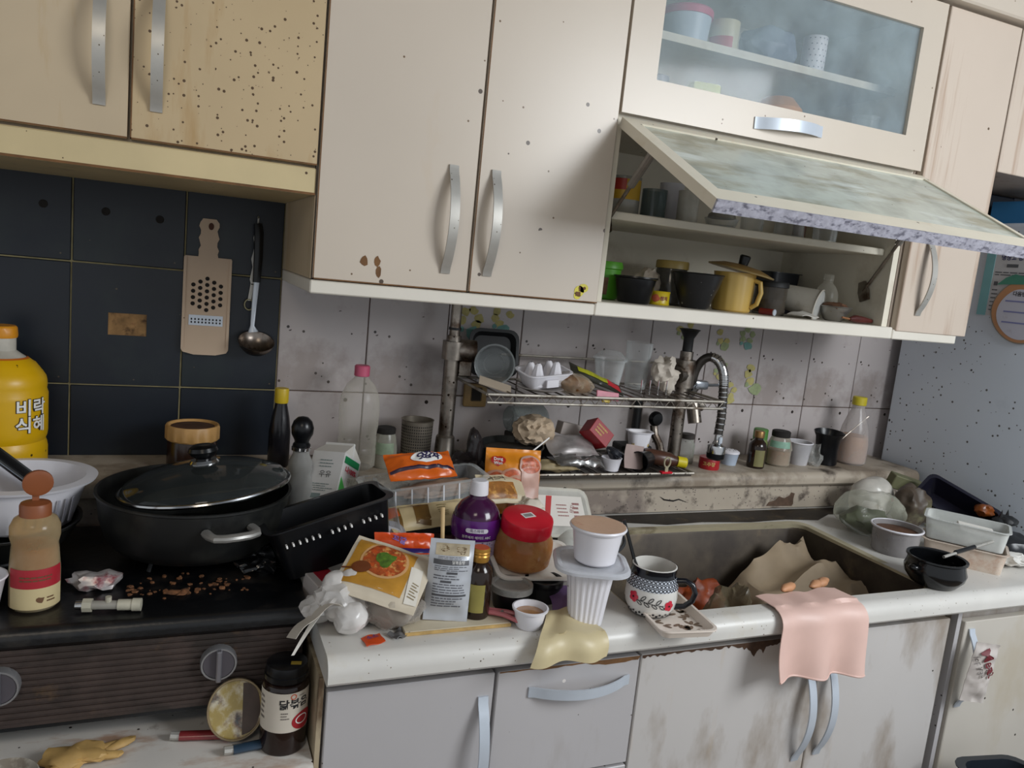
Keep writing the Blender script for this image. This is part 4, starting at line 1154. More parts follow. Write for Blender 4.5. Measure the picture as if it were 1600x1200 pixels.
ob('handle', tube([(.0, .0, .0), (-.022, .018, .05), (-.042, .034, .115)], [.004, .0055, .0055], 10, flat=.5), mBlack, t)
ob('bowl', lump(.012, .009, .004, 2, .05, 10), mBlack, t, (.002, -.002, -.004), R3(0, 40, 0))

# cling-film bowl, egg bag, stew pouch
t = thing('wrapped_bowl', 'small bowl wrapped in crinkled cling film at the counter edge', 'bowl', (.303, -.600, WZ))
ob('bowl', lathe([(0, 0), (.020, 0), (.030, .010), (.038, .032), (.040, .042), (.037, .042), (.028, .014), (0, .006)], 30), M('bowl_brown', '76685a', .4, var=.15, vs=30, stains=(('4a4038', .7, 24, .5, ONE),)), t)
ob('food', lathe([(0, .042), (.02, .042), (.036, .036), (.03, .02)], 24), M('food_brown', '8a6a3c', .6, var=.3, vs=60), t)
ob('cling_film', lump(.043, .043, .031, 4, .22, 30, 5.), CL('crinkled_film', 'c2bab0', .22, .08, edge=.6), t, (0, 0, .030))
t = thing('knotted_bag', 'crumpled white plastic bag with round lumps at the corner of the counter', 'bag', (.232, -.590, WZ))
mBag = CL('bag_white', 'd8d4d0', .80, .22, edge=.2, var=.08)
ob('film', join(tf(lump(.034, .032, .024, 4, .40, 34, 4.), (-.004, 0, .040)), tf(lump(.026, .022, .018, 3, .4, 40, 6.), (-.030, .004, .026)), tf(lump(.016, .016, .018, 3, .3, 40, 8.), (.022, -.010, .020))), mBag, t)
for x, y, z, r in ((.002, -.032, .026, .024), (.014, .008, .066, .018), (-.010, .012, .060, .019)):
    ob('lump', tf(lump(r, r * .9, r * .9, 4, .16, 34, x * 99 + 3), (x, y, z)), mBag, t)
ob('tail', sheet(12, 6, lambda u, v: (-.02 - .062 * u + .008 * v, -.02 - .030 * v + .01 * math.sin(u * 4), .040 - .040 * u ** 1.6 + .012 * v + .004 * math.sin(u * 9)), .0006), M('bag_paper', 'c8c0b4', .6, var=.05), t)
t = thing('paper_strip', 'curled strip of white paper bridging the stove edge and the counter', 'paper', (0, 0, 0))
ob('strip', sheet(16, 2, lambda u, v: (.204 - .050 * u + .004 * v, -.600 - .045 * u - .012 * v * (1 - u), .915 - .062 * u ** .8 + .006 * math.sin(u * 3)), .0006), mPaper, t)

pq = Pouch(.125, .112, .012, .0015, 5., .10)
t = thing('soup_pouch', 'cream food pouch printed with a bowl of red stew lying on the wrapped bowl', 'pouch', (.262, -.628, .913), orient((.105, -.058, -.022), (.052, .085, .046)))
ob('bag', pq.mesh(26, 24), M('pouch_cream', 'cfc3ae', .4, var=.04), t)
ob('picture', wrap(pq.S, rect2(-.056, .036, .016, .104, 18, 16)), M('picture_ochre', 'b5822c', .42, var=.2, vs=30), t)
ob('stew_bowl', wrap(pq.S, disc2(-.006, .068, .036, .034, 28, 6), .0010), M('bowl_rim_print', 'c89a68', .4), t)
ob('stew', wrap(pq.S, disc2(-.006, .068, .032, .030, 28, 6), .0014), M('stew_print', '9a4418', .4, var=.45, vs=120, stains=(('d8a860', .9, 110, .54, ONE), ('c8501c', .7, 70, .52, ONE))), t)
ob('greens', wrap(pq.S, disc2(-.006, .070, .015, .014, 18, 4, .5, 3), .0018), M('greens_print', '4a6a1c', .5, var=.5, vs=150), t)
ob('spoon_print', wrap(pq.S, join(disc2(-.034, .046, .014, .012, 18, 4), rect2(-.066 + .005, -.044, .040, .0425, 4, 1)), .0020), M('spoon_brown', '6e3818', .4, var=.1), t)
ob('side_panel', wrap(pq.S, shift2(rect2(-.009, .009, -.032, .030, 5, 10), .047, .045, .15), .0014), M('panel_white', 'd6d0c4', .5), t)
ob('small_print', wrap(pq.S, lines2(.044, .056, .020, .050, 6, 5, .4), .0018), M('ochre_print', '8a7a5a', .6), t)
pk = Pouch(.100, .034, .007, .003, 8., .2, sc=50)
t = thing('snack_packet', 'crumpled orange snack packet with a purple edge above the stew pouch', 'packet', (.338, -.520, .938), orient((.1, .004, -.008), (.005, .02, .03)))
ob('bag', pk.mesh(26, 12), M('orange_foil', 'cf4a18', .28, var=.15, vs=20), t)
ob('purple_edge', wrap(pk.S, rect2(-.020, .048, .002, .009, 12, 2)), M('foil_purple', '34246a', .3), t)
ob('lettering', wrap(pk.S, shift2(text2('꼬깔', .012, .0004), -.012, .021, -.4), .001), M('lilac_text', '8a6ab0', .4), t)
t = thing('carton_box', 'small white and red carton lying by the stove edge', 'carton', (.212, -.515, WZ), R3(0, 0, 12))
ob('box', bx(-.018, .020, -.03, .03, .0, .042, .001), M('carton_grey', 'b8b0ac', .6, var=.05), t, smooth=False)
ob('red_panel', bx(-.006, .0205, -.0305, .0302, .010, .0425), M('carton_red', '9c1c2c', .5), t, smooth=False)
# little sachets
t = thing('sauce_sachet', 'small flat orange sachet lying at the counter edge', 'sachet', (.263, -.648, WZ + .0005), R3(0, 0, 18))
ob('foil', sheet(8, 6, lambda u, v: (-.016 + .030 * u + .006 * v, -.012 + .026 * v, .0015 + .0012 * math.sin(u * 7 + v * 5)), .0008), M('sachet_orange', 'cc4a1a', .35, var=.08), t)
ob('lettering', wrap(planeS((0, 0, .0034), (1, 0, 0), (0, 1, 0)), shift2(text2('소스', .010, .0003), .002, .004, 0.)), M('sachet_blue', '3a3a78', .5), t)
t = thing('foil_sachet', 'torn silver sachet beside the orange sachet', 'sachet', (.302, -.640, WZ + .0005), R3(0, 0, 30))
ob('foil', sheet(8, 6, lambda u, v: (-.013 + .026 * u, -.010 + .02 * v, .003 + .003 * math.sin(u * 8) * math.cos(v * 6)), .0008), M('sachet_silver', '8e8e90', .3, .7, var=.2, vs=60), t)

# ---- the back of the heap
t = thing('plastic_lid', 'white plastic lid standing on edge beside the black tray', 'lid', (.330, -.445, .905), R3(66, 0, -24))  # a loose plastic lid, leaning on its edge
ob('disc', lathe([(0, 0), (.026, 0), (.029, .003), (.029, .006), (.026, .004), (0, .003)], 30), mWhite, t, (0, .03, 0))
t = thing('takeaway_tray', 'white foam takeaway tray of dark leftovers under the brown pouch', 'tray', (.418, -.405, .895), R3(0, 3, 12))
ob('body', tray(.135, .10, .030, .014, .010, .003, .006), mFoam, t)
ob('leftovers', lump(.050, .035, .012, 3, .4, 40, 2.), M('leftover_dark', '3a2018', .5, var=.4, vs=50, stains=(('7a2420', .8, 30, .56, ONE),)), t, (0, 0, .016))
t = thing('added_heap_prop', 'added black takeaway box hidden under the heap to prop it up', 'box', (.42, -.33, WZ), R3(0, 0, 6))  # made-up filler box, added so the heap above it has support
ob('body', tray(.22, .13, .055, .014, .010, .002, .006), mBlackM, t)
ob('lid', bx(-.108, .108, -.063, .063, .0555, .059, .001), mBlackM, t)
t = thing('milk_carton', 'white and green milk carton leaning back beside the ball-top bottle', 'carton', (.262, -.243, .930), orient((.72, -.62, .10), (.22, .42, .85)))
cw, cd, ch = .066, .064, .094
ob('box', join(bx(-cw / 2, cw / 2, -cd / 2, cd / 2, 0, ch), prism([(-cw / 2, ch), (cw / 2, ch), (cw / 2 - .003, ch + .026), (-cw / 2 + .003, ch + .026)], -.003, .003)), M('carton_white', 'cfcdca', .5, var=.03), t, smooth=False)
ob('gable', ([(-cw / 2, -cd / 2, ch), (cw / 2, -cd / 2, ch), (cw / 2, cd / 2, ch), (-cw / 2, cd / 2, ch), (-cw / 2 + .004, 0, ch + .024), (cw / 2 - .004, 0, ch + .024)], [(0, 1, 5, 4), (2, 3, 4, 5), (1, 2, 5), (3, 0, 4)]), M('carton_gable', 'c8c4bc', .5, var=.03), t, smooth=False)
SL = planeS((0, -cd / 2, 0)); SR = planeS((cw / 2, 0, 0), (0, 1, 0), (0, 0, 1))
mG1 = M('carton_green', '157a48', .5); mG2 = M('carton_light_green', '4aa84e', .5)
ob('green_panel', wrap(SR, poly2([(-.028, .002), (.028, .002), (.028, .030), (.006, .022), (-.010, .034), (-.028, .050)])), mG2, t)
ob('dark_green_panel', wrap(SR, join(poly2([(.002, .002), (.028, .002), (.028, .030), (.010, .024), (.000, .010)]), rect2(-.028, .028, .076, .089, 1, 1)), .0009), mG1, t)
ob('red_lettering', wrap(SR, shift2(text2('나100%', .0135, .0004), .001, .065), .0011), M('carton_red_text', 'c8304a', .5), t)
ob('black_lettering', wrap(SR, shift2(text2('우유', .012), .008, .047), .0011), mPrint, t)
ob('black_lettering', wrap(SL, shift2(text2('우유', .014), .002, .050), .0011), mPrint, t)
ob('small_print', wrap(SL, join(lines2(-.024, .026, .018, .034, 4, 5, .35), rect2(-.026, .002, .005, .014, 2, 1), rect2(.016, .026, .005, .014, 1, 1), lines2(-.014, .02, .062, .080, 3, 6, .3)), .0010), M('carton_print', '7c8a88', .6), t)
# salad box and crumpled film
t = thing('salad_box', 'clear film bag of green salad leaves below the milk carton', 'bag', (.300, -.285, .930))
ob('leaves', lump(.045, .030, .018, 4, .5, 34, 5.), M('salad_green', '4a5a26', .6, var=.5, vs=60, stains=(('8a6a20', .8, 40, .55, ONE), ('a8b070', .6, 60, .58, ONE))), t)
ob('film', lump(.058, .042, .030, 4, .35, 24, 9.), CL('salad_film', 'cfd0c0', .22, .08, edge=.5), t, (.01, 0, .004))
t = thing('film_wad', 'wad of crinkled clear film behind the clear tray', 'film', (.350, -.255, .955))
ob('film', lump(.055, .030, .032, 4, .45, 26, 3.), CL('wad_film', 'd6d2c4', .26, .08, edge=.6), t)
t = thing('clear_tray', 'clear plastic food tray with ribs lying below the orange crisp bag', 'tray', (.425, -.318, .962), orient((.22, .012, .022), (0, -.03, 1)))
ob('body', tray(.235, .10, .042, .014, .010, .0012, .008), mGlass, t)
ob('rib', join(*[bx(-.068 + i * .030, -.0655 + i * .030, -.0435, -.0415, .006, .038) for i in range(6)]), CL('rib_bright', 'e8eaf0', .7, .1), t)
ob('noodles', lump(.070, .028, .012, 3, .4, 40, 2.), M('pinkish_leftover', 'a88a72', .6, var=.2, vs=50), t, (.03, 0, .016))
pb = Pouch(.125, .062, .018, .0035, 3., .14, sc=30)
t = thing('crisp_bag', 'orange crisp bag with a navy and white logo on the clear tray', 'bag', (.412, -.352, 1.008), orient((.12, .006, .006), (.004, .048, .032)))
ob('bag', pb.mesh(26, 18), M('crisp_orange', 'd2611c', .26, var=.06, vs=14), t)
ob('stripe', wrap(pb.S, rect2(-.060, .060, .013, .0185, 24, 2)), M('stripe_navy', '2c1830', .35), t)
ob('logo_white', wrap(pb.S, disc2(.010, .037, .030, .0125, 22, 8), .0014), mPrintW, t)
ob('logo', wrap(pb.S, join(shift2(text2('오', .017, .0008), .000, .036, .4), shift2(text2('감자', .016, .0008), .019, .037, -.15)), .0026), M('logo_navy', '241c48', .4), t)
pw = Pouch(.165, .060, .010, .002, 6., .12)
t = thing('brown_pouch', 'cream and brown food pouch lying under the clear tray', 'pouch', (.420, -.425, .945), orient((.16, .030, .004), (.0, .055, .026)))
ob('bag', pw.mesh(26, 16), M('kraft_cream', 'c0ad84', .45, var=.06), t)
ob('brown_panel', wrap(pw.S, join(shift2(rect2(-.014, .014, -.024, .024, 6, 8), -.020, .030, -.2), shift2(rect2(-.007, .007, -.022, .022, 4, 8), -.066, .028, -.15))), M('panel_brown', '6e5020', .45, var=.2, vs=50), t)
ob('orange_corner', wrap(pw.S, rect2(-.080, -.060, .03, .056, 4, 4), .0010), M('corner_orange', 'c8561c', .4), t)
ob('small_print', wrap(pw.S, lines2(.012, .034, .016, .044, 6, 4, .35), .0010), M('kraft_print', '7a6a40', .6), t)
pp = Pouch(.095, .062, .008, .002, 9., .12)
t = thing('noodle_pouch', 'cream pouch printed with a plate of noodles before the shrimp dumpling bag', 'pouch', (.565, -.375, .968), orient((.1, .012, -.004), (.022, .045, .036)))
ob('bag', pp.mesh(20, 16), M('noodle_cream', 'c2b496', .45, var=.05), t)
ob('picture', wrap(pp.S, rect2(-.044, .026, .008, .042, 12, 6)), M('noodle_picture', '96622c', .45, var=.35, vs=60, stains=(('d8a050', .8, 70, .54, (1, 3, 1)),)), t)
ob('lettering', wrap(pp.S, shift2(text2('파스타', .014), -.008, .050, .05), .001), mPrint, t)
pd = Pouch(.110, .125, .022, .0042, 4., .12)
t = thing('dumpling_bag', 'orange dumpling bag with a red heart logo and pictured pink dumplings', 'bag', (.597, -.325, .930), orient((1, -.16, -.02), (-.02, .25, 1)))
ob('bag', pd.mesh(26, 28), M('dumpling_orange', 'd9861e', .3, var=.07, vs=14), t)
mDm = M('dumpling_skin', 'b8866e', .4, var=.15, vs=40); mDf = M('dumpling_filling', 'b85a38', .4, var=.4, vs=110, stains=(('d8a488', .8, 90, .55, ONE),))
for k, (a, b, r, q) in enumerate(((-.034, .066, .022, .018), (-.006, .074, .020, .015), (-.036, .046, .024, .018), (.002, .056, .022, .020))):
    d_ = ob('dumpling', wrap(pd.S, disc2(a, b, r, q, 22, 5), .0010 + k * .0004), mDm, t)
    ob('filling', wrap(pd.S, disc2(a, b, r * .78, q * .74, 20, 4, .2, k), .0013 + k * .0004), mDf, d_)
d_ = ob('roll', wrap(pd.S, join(disc2(.030, .094, .024, .018, 24, 5), rect2(.012, .050, .022, .090, 8, 12)), .0032), M('roll_skin', 'c09a8c', .4, var=.12, vs=30), t)
ob('filling', wrap(pd.S, disc2(.030, .094, .020, .014, 22, 4, .2, 7), .0038), mDf, d_)
ob('base_stripe', wrap(pd.S, rect2(-.010, .052, .006, .024, 10, 3), .0030), M('stripe_orange', 'b8481c', .4), t)
hb = ob('heart_badge', wrap(pd.S, join(disc2(-.037, .102, .009, .007, 14, 2), disc2(-.028, .102, .009, .007, 14, 2), poly2([(-.0455, .100), (-.0195, .100), (-.0325, .090)])), .0012), M('heart_red', 'b8281c', .4), t)
ob('lettering', wrap(pd.S, join(shift2(text2('Dong', .0075, .0002), -.0325, .1035), shift2(text2('Won', .0075, .0002), -.0325, .0965)), .0018), mPrintW, hb)
t = thing('straw', 'thin white straw sticking out behind the dumpling bag', 'straw', (.640, -.30, 1.045))
ob('stick', tube([(0, 0, 0), (.042, .01, .028)], .0016, 6), mPrintW, t)
t = thing('bin_bag', 'dark crumpled plastic bag standing behind the orange crisp bag', 'bag', (.520, -.235, WZ))
ob('bag', join(tf(lump(.052, .045, .075, 4, .40, 16, 3.), (0, 0, .075)), tf(lump(.020, .018, .040, 3, .4, 24, 1.), (.035, .02, .165))), M('bag_dark', '241f20', .22, var=.2, stains=(('5a2830', .7, 10, .6, ONE),), bump=.3), t)
t = thing('steel_pot', 'black steel pot half hidden behind the dumpling bag', 'pot', (.680, -.250, WZ))
ob('body', lathe([(0, 0), (.050, 0), (.056, .005), (.058, .07), (.061, .072), (.058, .074), (.054, .07), (.052, .008), (0, .006)], 34), mPot, t)
ob('rim', tube([(.060 * math.cos(i * PI / 16), .060 * math.sin(i * PI / 16), .073) for i in range(32)], .0024, 6, True), mChromeD, t)

# ------------------------------------------------------------------ dish rack over the ledge
RK = .962
t = thing('dish_rack', 'grimy chrome two-tier dish rack fixed between ledge and wall cabinet', 'rack')
def pole(x, y, z0, z1, foot=True):
    zm = 1.245
    p = ob('pole', tube([(x, y, z0), (x, y, zm)], .0155, 14), mChromeD, t)
    ob('upper_tube', tube([(x, y, zm - .01), (x, y, z1)], .0115, 12), mChromeD, p)
    ob('clamp', join(tube([(x, y, zm - .050), (x, y, zm - .012)], .0235, 14), tube([(x + .01, y, zm - .030), (x + .048, y - .008, zm - .030)], .023, 12), bx(x + .012, x + .040, y - .018, y + .012, zm - .085, zm - .05, .003)), mChromeD, p)
    ob('collar', tube([(x, y, zm + .012), (x, y, zm + .017)], .0135, 12), mBlackM, p)
    if foot: ob('foot', lathe([(0, 0), (.030, 0), (.030, .010), (.022, .030), (.020, .065), (.016, .070), (0, .07)], 18), mChromeD, p, (x, y, z0))
pole(.532, -.095, RK, 1.326)
x, y = 1.100, -.125
p = ob('pole', tube([(x, y, RK), (x, y, 1.245)], .0155, 14), mChromeD, t)
ob('clamp', join(tube([(x, y, 1.16), (x, y, 1.225)], .025, 14), tube([(x - .006, y - .004, 1.19), (x - .032, y - .014, 1.19)], .020, 12)), mChromeD, p)
ob('funnel_top', lathe([(0, 0), (.012, 0), (.012, .034), (.022, .052), (.026, .055), (.020, .056), (0, .045)], 18), mBlackM, p, (x, y, 1.242))
US = 1.150
mRail = M('dull_rail', '9a948a', .45, .5, var=.25, vs=40, stains=(('5a4a3a', .8, 30, .52, ONE),))
sh_ = ob('upper_shelf', join(tube([(.556, -.255, US), (1.122, -.255, US)], .0032, 8), tube([(.556, -.255, US - .016), (1.122, -.255, US - .016)], .0026, 8), tube([(.556, -.05, US), (1.122, -.05, US)], .003, 8),
        tube([(.556, -.255, US), (.556, -.05, US)], .003, 8), tube([(1.122, -.255, US), (1.122, -.05, US)], .003, 8), tube([(.66, -.05, US + .055), (1.09, -.05, US + .055)], .003, 8),
        tube([(.556 + i * .01415, -.255, US - (.016 if i % 2 else 0)) for i in range(41)], .0014, 6)), mRail, t)
wm = mesh('wire', tube([(0, -.255, 0), (0, -.05, 0)], .0016, 6)); wm.materials.append(mChromeD)
for i in range(19):
    o = bpy.data.objects.new('wire', wm); COL.objects.link(o); o.parent = sh_; o.location = (.585 + i * .0285, 0, US)
for i in range(4):
    ob('prong', tube([(.945 + i * .022, -.19, US), (.945 + i * .022, -.19, US + .032)], .0016, 6), mChrome, sh_)
LS = .983
sl = ob('lower_shelf', join(tube([(.53, -.245, LS), (1.075, -.245, LS)], .0032, 8), tube([(.53, -.045, LS), (1.075, -.045, LS)], .003, 8), tube([(.53, -.245, LS), (.53, -.045, LS)], .003, 8), tube([(1.075, -.245, LS), (1.075, -.045, LS)], .003, 8)), mRail, t)
ob('drip_tray', bx(.533, 1.072, -.243, -.047, LS - .008, LS - .003, .001), M('rusty_tray', '4a423a', .5, .4, var=.3, vs=20), sl)
for i in range(17):
    o = bpy.data.objects.new('wire', wm); COL.objects.link(o); o.parent = sl; o.location = (.555 + i * .031, .005, LS)

# ---- on the upper shelf
UZ = US + .0018
t = thing('foam_tray', 'black foam tray standing against the tiles on the upper rack', 'tray', (.640, -.052, UZ + .002), R3(80, 0, -4))
ob('body', tray(.115, .105, .018, .016, .008, .003, .004), mBlackM, t, (0, .053, 0))
t = thing('round_tub', 'clear round tub lying on its side on the upper rack', 'tub', (.612, -.135, UZ + .042), (math.radians(84), 0, math.radians(-20)))
ob('body', lathe([(0, -.03), (.034, -.03), (.036, -.027), (.0405, .030), (.0425, .031), (.0425, .034), (.039, .034), (.034, -.024), (0, -.026)], 34), CL('smoky_tub', '8f9494', .42, .15, edge=.45), t)
ob('base_ring', tube([(.022 * math.cos(i * PI / 10), .022 * math.sin(i * PI / 10), -.026) for i in range(20)], .0012, 6, True), CL('ring_pale', 'b0b4b4', .7, .2), t)
t = thing('card_piece', 'grubby beige piece of card on the rack edge', 'card', (.590, -.205, UZ + .006), orient((.07, -.02, -.018), (-.01, .06, .03)))
ob('card', bx(-.034, .034, -.001, .001, -.008, .022), M('card_beige', 'a89a88', .8, var=.08), t, smooth=False)
t = thing('egg_carton', 'open white foam egg carton on the upper rack', 'carton', (.708, -.180, UZ + .010), R3(8, -6, 6))
ob('tray', tray(.112, .080, .032, .014, .012, .002, .003), mWhite, t)
for i in range(2):
    for j in range(2):
        ob('cone', tf(lathe([(.003, .050 - .006 * j), (.007, .047 - .006 * j), (.019, .003)], 8), (-.022 + i * .044, -.012 + j * .03, .002)), mWhite, t)
ob('latch', bx(-.014, .014, -.040, -.036, .006, .022), mWhite, t, smooth=False)
t = thing('plate', 'small grey plate on the upper rack under the egg carton', 'plate', (.690, -.205, UZ), R3(0, 0, 0))
ob('disc', lathe([(0, .002), (.03, .002), (.048, .007), (.05, .008), (.048, .009), (.03, .004), (0, .004)], 30), M('grey_plate', '8a8480', .4, var=.1), t)
t = thing('bun_packet', 'packaged brown buns in glossy film on the upper rack', 'packet', (.772, -.198, UZ + .016), R3(0, 10, 0))
ob('buns', lump(.036, .026, .018, 3, .2, 30, 4.), M('bun_brown', '6e4620', .45, var=.4, vs=40, stains=(('241810', .8, 24, .55, ONE),)), t)
ob('film', lump(.041, .030, .023, 4, .3, 30, 6.), CL('bun_film', 'c8b8a0', .12, .06, edge=.6), t)
pz = Pouch(.135, .040, .007, .0015, 2., .14)
t = thing('snack_packet', 'flat green and yellow packet with a red end on the upper rack', 'packet', (.825, -.205, UZ + .018), orient((.12, -.012, -.044), (.01, .06, .03)))
ob('bag', pz.mesh(22, 10), M('packet_black', '2a2a22', .35, var=.1), t)
ob('yellow_panel', wrap(pz.S, rect2(-.050, .024, .010, .034, 12, 4)), M('packet_yellow', 'a8a828', .4, var=.3, vs=60), t)
ob('red_panel', wrap(pz.S, rect2(.024, .062, .008, .034, 6, 4)), M('packet_red', 'b8202c', .4, var=.1), t)
t = thing('pink_packet', 'small pink packet with a yellow tab on the rack edge', 'packet', (.832, -.242, UZ + .004), R3(72, 6, 0))
ob('packet', bx(-.028, .026, -.012, .006, -.002, .002, .001), M('packet_pink', 'b86a78', .45, var=.15, vs=60), t)
ob('tab', bx(-.014, .004, -.018, -.010, -.002, .003, .001), M('tab_yellow', 'c2a628', .45), t)
def cup(name, label, loc, r0, r1, h, m, lid=False, rot=(0, 0, 0)):
    t = thing(name, label, 'cup', loc, rot)
    ob('wall', lathe([(0, .002), (r0, 0), (r0 * 1.02, .003), (r1, h), (r1 * 1.05, h + .0015), (r1 * .97, h + .002), (r0 * .97, .005), (0, .004)], 30), m, t)
    if lid: ob('lid', lathe([(r1 * .3, h + .022), (r1 * .7, h + .018), (r1 * .98, h + .006), (r1 * 1.1, h + .004), (r1 * 1.1, h - .001), (r1 * 1.0, h - .001)], 30), m, t)
    return t
cup('plastic_cup', 'clear plastic cup with a domed lid turned down on the upper rack', (.905, -.110, UZ), .026, .036, .062, mGlass, True)
cup('plastic_cup', 'taller clear plastic cup next to the domed one on the upper rack', (.975, -.115, UZ), .024, .031, .105, mGlass)
t = thing('tissue', 'crumpled white tissue stuffed on the end of the upper rack', 'tissue', (1.020, -.165, UZ + .038))
ob('wad', join(tf(lump(.030, .025, .034, 4, .32, 40, 5.), (0, 0, .010)), tf(lump(.016, .014, .026, 3, .5, 50, 2.), (.004, -.008, -.012))), M('tissue_white', 'bdb4a8', .8, var=.06), t)

# ---- on the lower shelf
LZ2 = LS + .0036
t = thing('grey_jar', 'grey clear jar lying behind the crumpled paper under the rack', 'jar', (.730, -.075, LZ2 + .080), R3(0, 88, 8))
ob('body', lathe([(0, -.05), (.026, -.05), (.030, -.045), (.030, .035), (.022, .044), (0, .045)], 26), CL('grey_jar_glass', '7e8684', .5, .1, edge=.4), t)
ob('tag', bx(.01, .024, -.034, -.030, -.046, -.038), mPrintW, t)
t = thing('added_support_box', 'added dark cardboard box holding things up at the back of the lower rack', 'box', (.735, -.085, LZ2), R3(0, 0, 2))  # invented prop, added to hold the grey jar up
ob('box', bx(-.05, .05, -.03, .03, 0, .048, .002), M('dark_card', '2e2824', .8, var=.2), t, smooth=False)
t = thing('crumpled_paper', 'crumpled ball of beige paper on the lower rack', 'paper', (.708, -.160, LZ2 + .072))
ob('ball', lump(.043, .034, .031, 4, .24, 60, 4.), M('beige_paper', 'b09c84', .85, var=.12, vs=40, bump=.4), t)
t = thing('black_pan', 'dark flat pan lying on the lower rack behind the dumpling bag', 'pan', (.655, -.170, LZ2), R3(2, -2, 0))
ob('body', lathe([(0, 0), (.055, 0), (.064, .012), (.068, .040), (.071, .042), (.068, .044), (.061, .014), (0, .006)], 34), mPot, t)
ob('contents', lathe([(0, .034), (.05, .034), (.064, .030), (.05, .02)], 26), M('pan_scum', '3a342e', .6, var=.4, vs=40), t)
def flatpouch(name, label, w, h, loc, right, up, m, cr=.004, seed=1.):
    q = Pouch(w, h, .010, cr, seed, .12)
    t = thing(name, label, 'pouch', loc, orient(right, up))
    ob('bag', q.mesh(18, 16), m, t)
    return t, q
mSil = M('dull_silver', 'a8a2a0', .35, .4, var=.3, vs=30, stains=(('5a2c2c', .7, 20, .58, ONE),))
flatpouch('foil_pouch', 'used silver foil pouch on the lower rack, on top of another', .110, .075, (.785, -.222, LZ2 + .028), (.11, .0, .004), (.02, .06, .026), mSil)
flatpouch('foil_pouch', 'torn silver foil pouch at the bottom on the lower rack edge', .115, .05, (.790, -.246, LZ2 + .010), (.11, .01, -.004), (0, .05, .014), M('bright_foil', 'a8a6a4', .25, .85, var=.25, vs=50), .006, 4.)
flatpouch('stained_packet', 'stained cream packet at the bottom of the lower rack', .10, .045, (.735, -.246, LZ2 + .004), (.1, 0, 0), (0, .05, .006), M('cream_packet', '9a8a68', .6, var=.2, vs=40), .004, 6.)
t = thing('red_carton', 'dark red milk carton lying on the silver pouches', 'carton', (.845, -.190, LZ2 + .072), orient((.062, -.012, -.056), (.05, .03, .06)))
ob('box', bx(-.028, .028, -.020, .020, -.018, .020, .001), M('carton_dark_red', '8a1a22', .4, var=.1), t, smooth=False)
ob('side_panel', bx(.028, .0285, -.020, .020, -.018, .020), M('carton_cream', 'a08c7c', .5), t, smooth=False)
ob('small_print', wrap(planeS((0, -.020, 0)), lines2(-.018, .014, -.010, .014, 3, 4, .5), .0006), M('gold_print', 'b08a4a', .5), t)
t = thing('white_carton', 'flattened white carton tucked behind the red carton', 'carton', (.815, -.125, LZ2 + .062), R3(0, 12, 10))
ob('box', bx(-.034, .03, -.012, .012, -.010, .018, .001), M('carton_offwhite', 'b0a6a0', .6, var=.08), t, smooth=False)
t = thing('black_wrapper', 'small glossy black wrapper before the red carton', 'wrapper', (.888, -.205, LZ2 + .032), R3(10, 20, 20))
ob('film', lump(.026, .016, .012, 3, .4, 40, 3.), M('wrapper_black', '23252a', .2, var=.2), t)
t = thing('pink_paper', 'sheet of dirty pinkish paper before the white tub', 'paper', (.925, -.232, LZ2 + .004), orient((.06, .012, -.01), (.012, .012, .04)))
ob('sheet', sheet(8, 8, lambda u, v: (-.028 + .056 * u, .004 * math.sin(u * 6 + v * 3), .052 * v), .0008), M('paper_pink', 'a08c86', .7, var=.1), t)
def rtub(name, label, loc, w, d, h, m, rz=0, content=None, cm=None, cat='tub'):
    t = thing(name, label, cat, loc, R3(0, 0, rz))
    ob('body', tray(w, d, h, .012, .006, .0014, .004), m, t)
    if content: ob(content, bx(-w / 2 + .010, w / 2 - .010, -d / 2 + .010, d / 2 - .010, .004, h * .72, .004), cm, t)
    return t
rtub('food_tub', 'white square tub of yellow leftovers on the lower rack', (.972, -.165, LZ2 + .034), .062, .050, .040, mWhite, -8, 'leftovers', M('yellow_leftover', 'a08a4a', .6, var=.3, vs=60))
t = thing('added_tub_prop', 'added dark plastic box propping up the white square tub', 'box', (.985, -.125, LZ2), R3(0, 0, -4))  # invented box, added to lift the white tub off the rack
ob('box', bx(-.038, .04, -.02, .035, 0, .033, .003), mBlackM, t)
cup('small_tub', 'small white round tub at the edge of the lower rack', (.872, -.222, LZ2), .017, .022, .026, mWhite)
cup('black_cup', 'black cup lying on its side on the lower rack', (.968, -.218, LZ2 + .0235), .017, .0225, .042, mBlack, False, R3(92, 0, -60))
t = thing('sauce_tube', 'brown squeeze bottle with a yellow cap lying on the lower rack', 'bottle', (1.020, -.205, LZ2 + .019), R3(0, 96, -18))
ob('body', lathe([(0, -.05), (.015, -.05), (.018, -.045), (.017, .01), (.010, .03), (0, .03)], 22), M('tube_brown', '4a2f24', .3, var=.15), t)
ob('cap', lathe([(0, .052), (.011, .052), (.0125, .050), (.0125, .030), (0, .029)], 18), M('tube_yellow', 'c9b81e', .4), t)
t = thing('ring_tab', 'pale metal ring-pull standing on the rack edge', 'ring', (1.000, -.246, LZ2 + .0005))
ob('ring', tube([(.008 * math.cos(i * PI / 9), 0, .022 + .011 * math.sin(i * PI / 9)) for i in range(18)], .0022, 6, True), M('tab_metal', 'b0a88c', .4, .5), t)
ob('tab', bx(-.004, .004, -.0015, .0015, 0, .012), M('tab_metal', 'b0a88c', .4, .5), t)
ob('base', bx(-.014, .014, -.006, .006, -.003, .0015, .001), mRed, t)
t = thing('black_bottle', 'small black container with a ring-pull hanging by the ledge front', 'container', (.757, -.232, WZ), face(.757, -.232))
ob('body', lathe([(0, 0), (.022, 0), (.024, .004), (.026, .060), (.022, .068), (0, .068)], 24), mBlack, t)
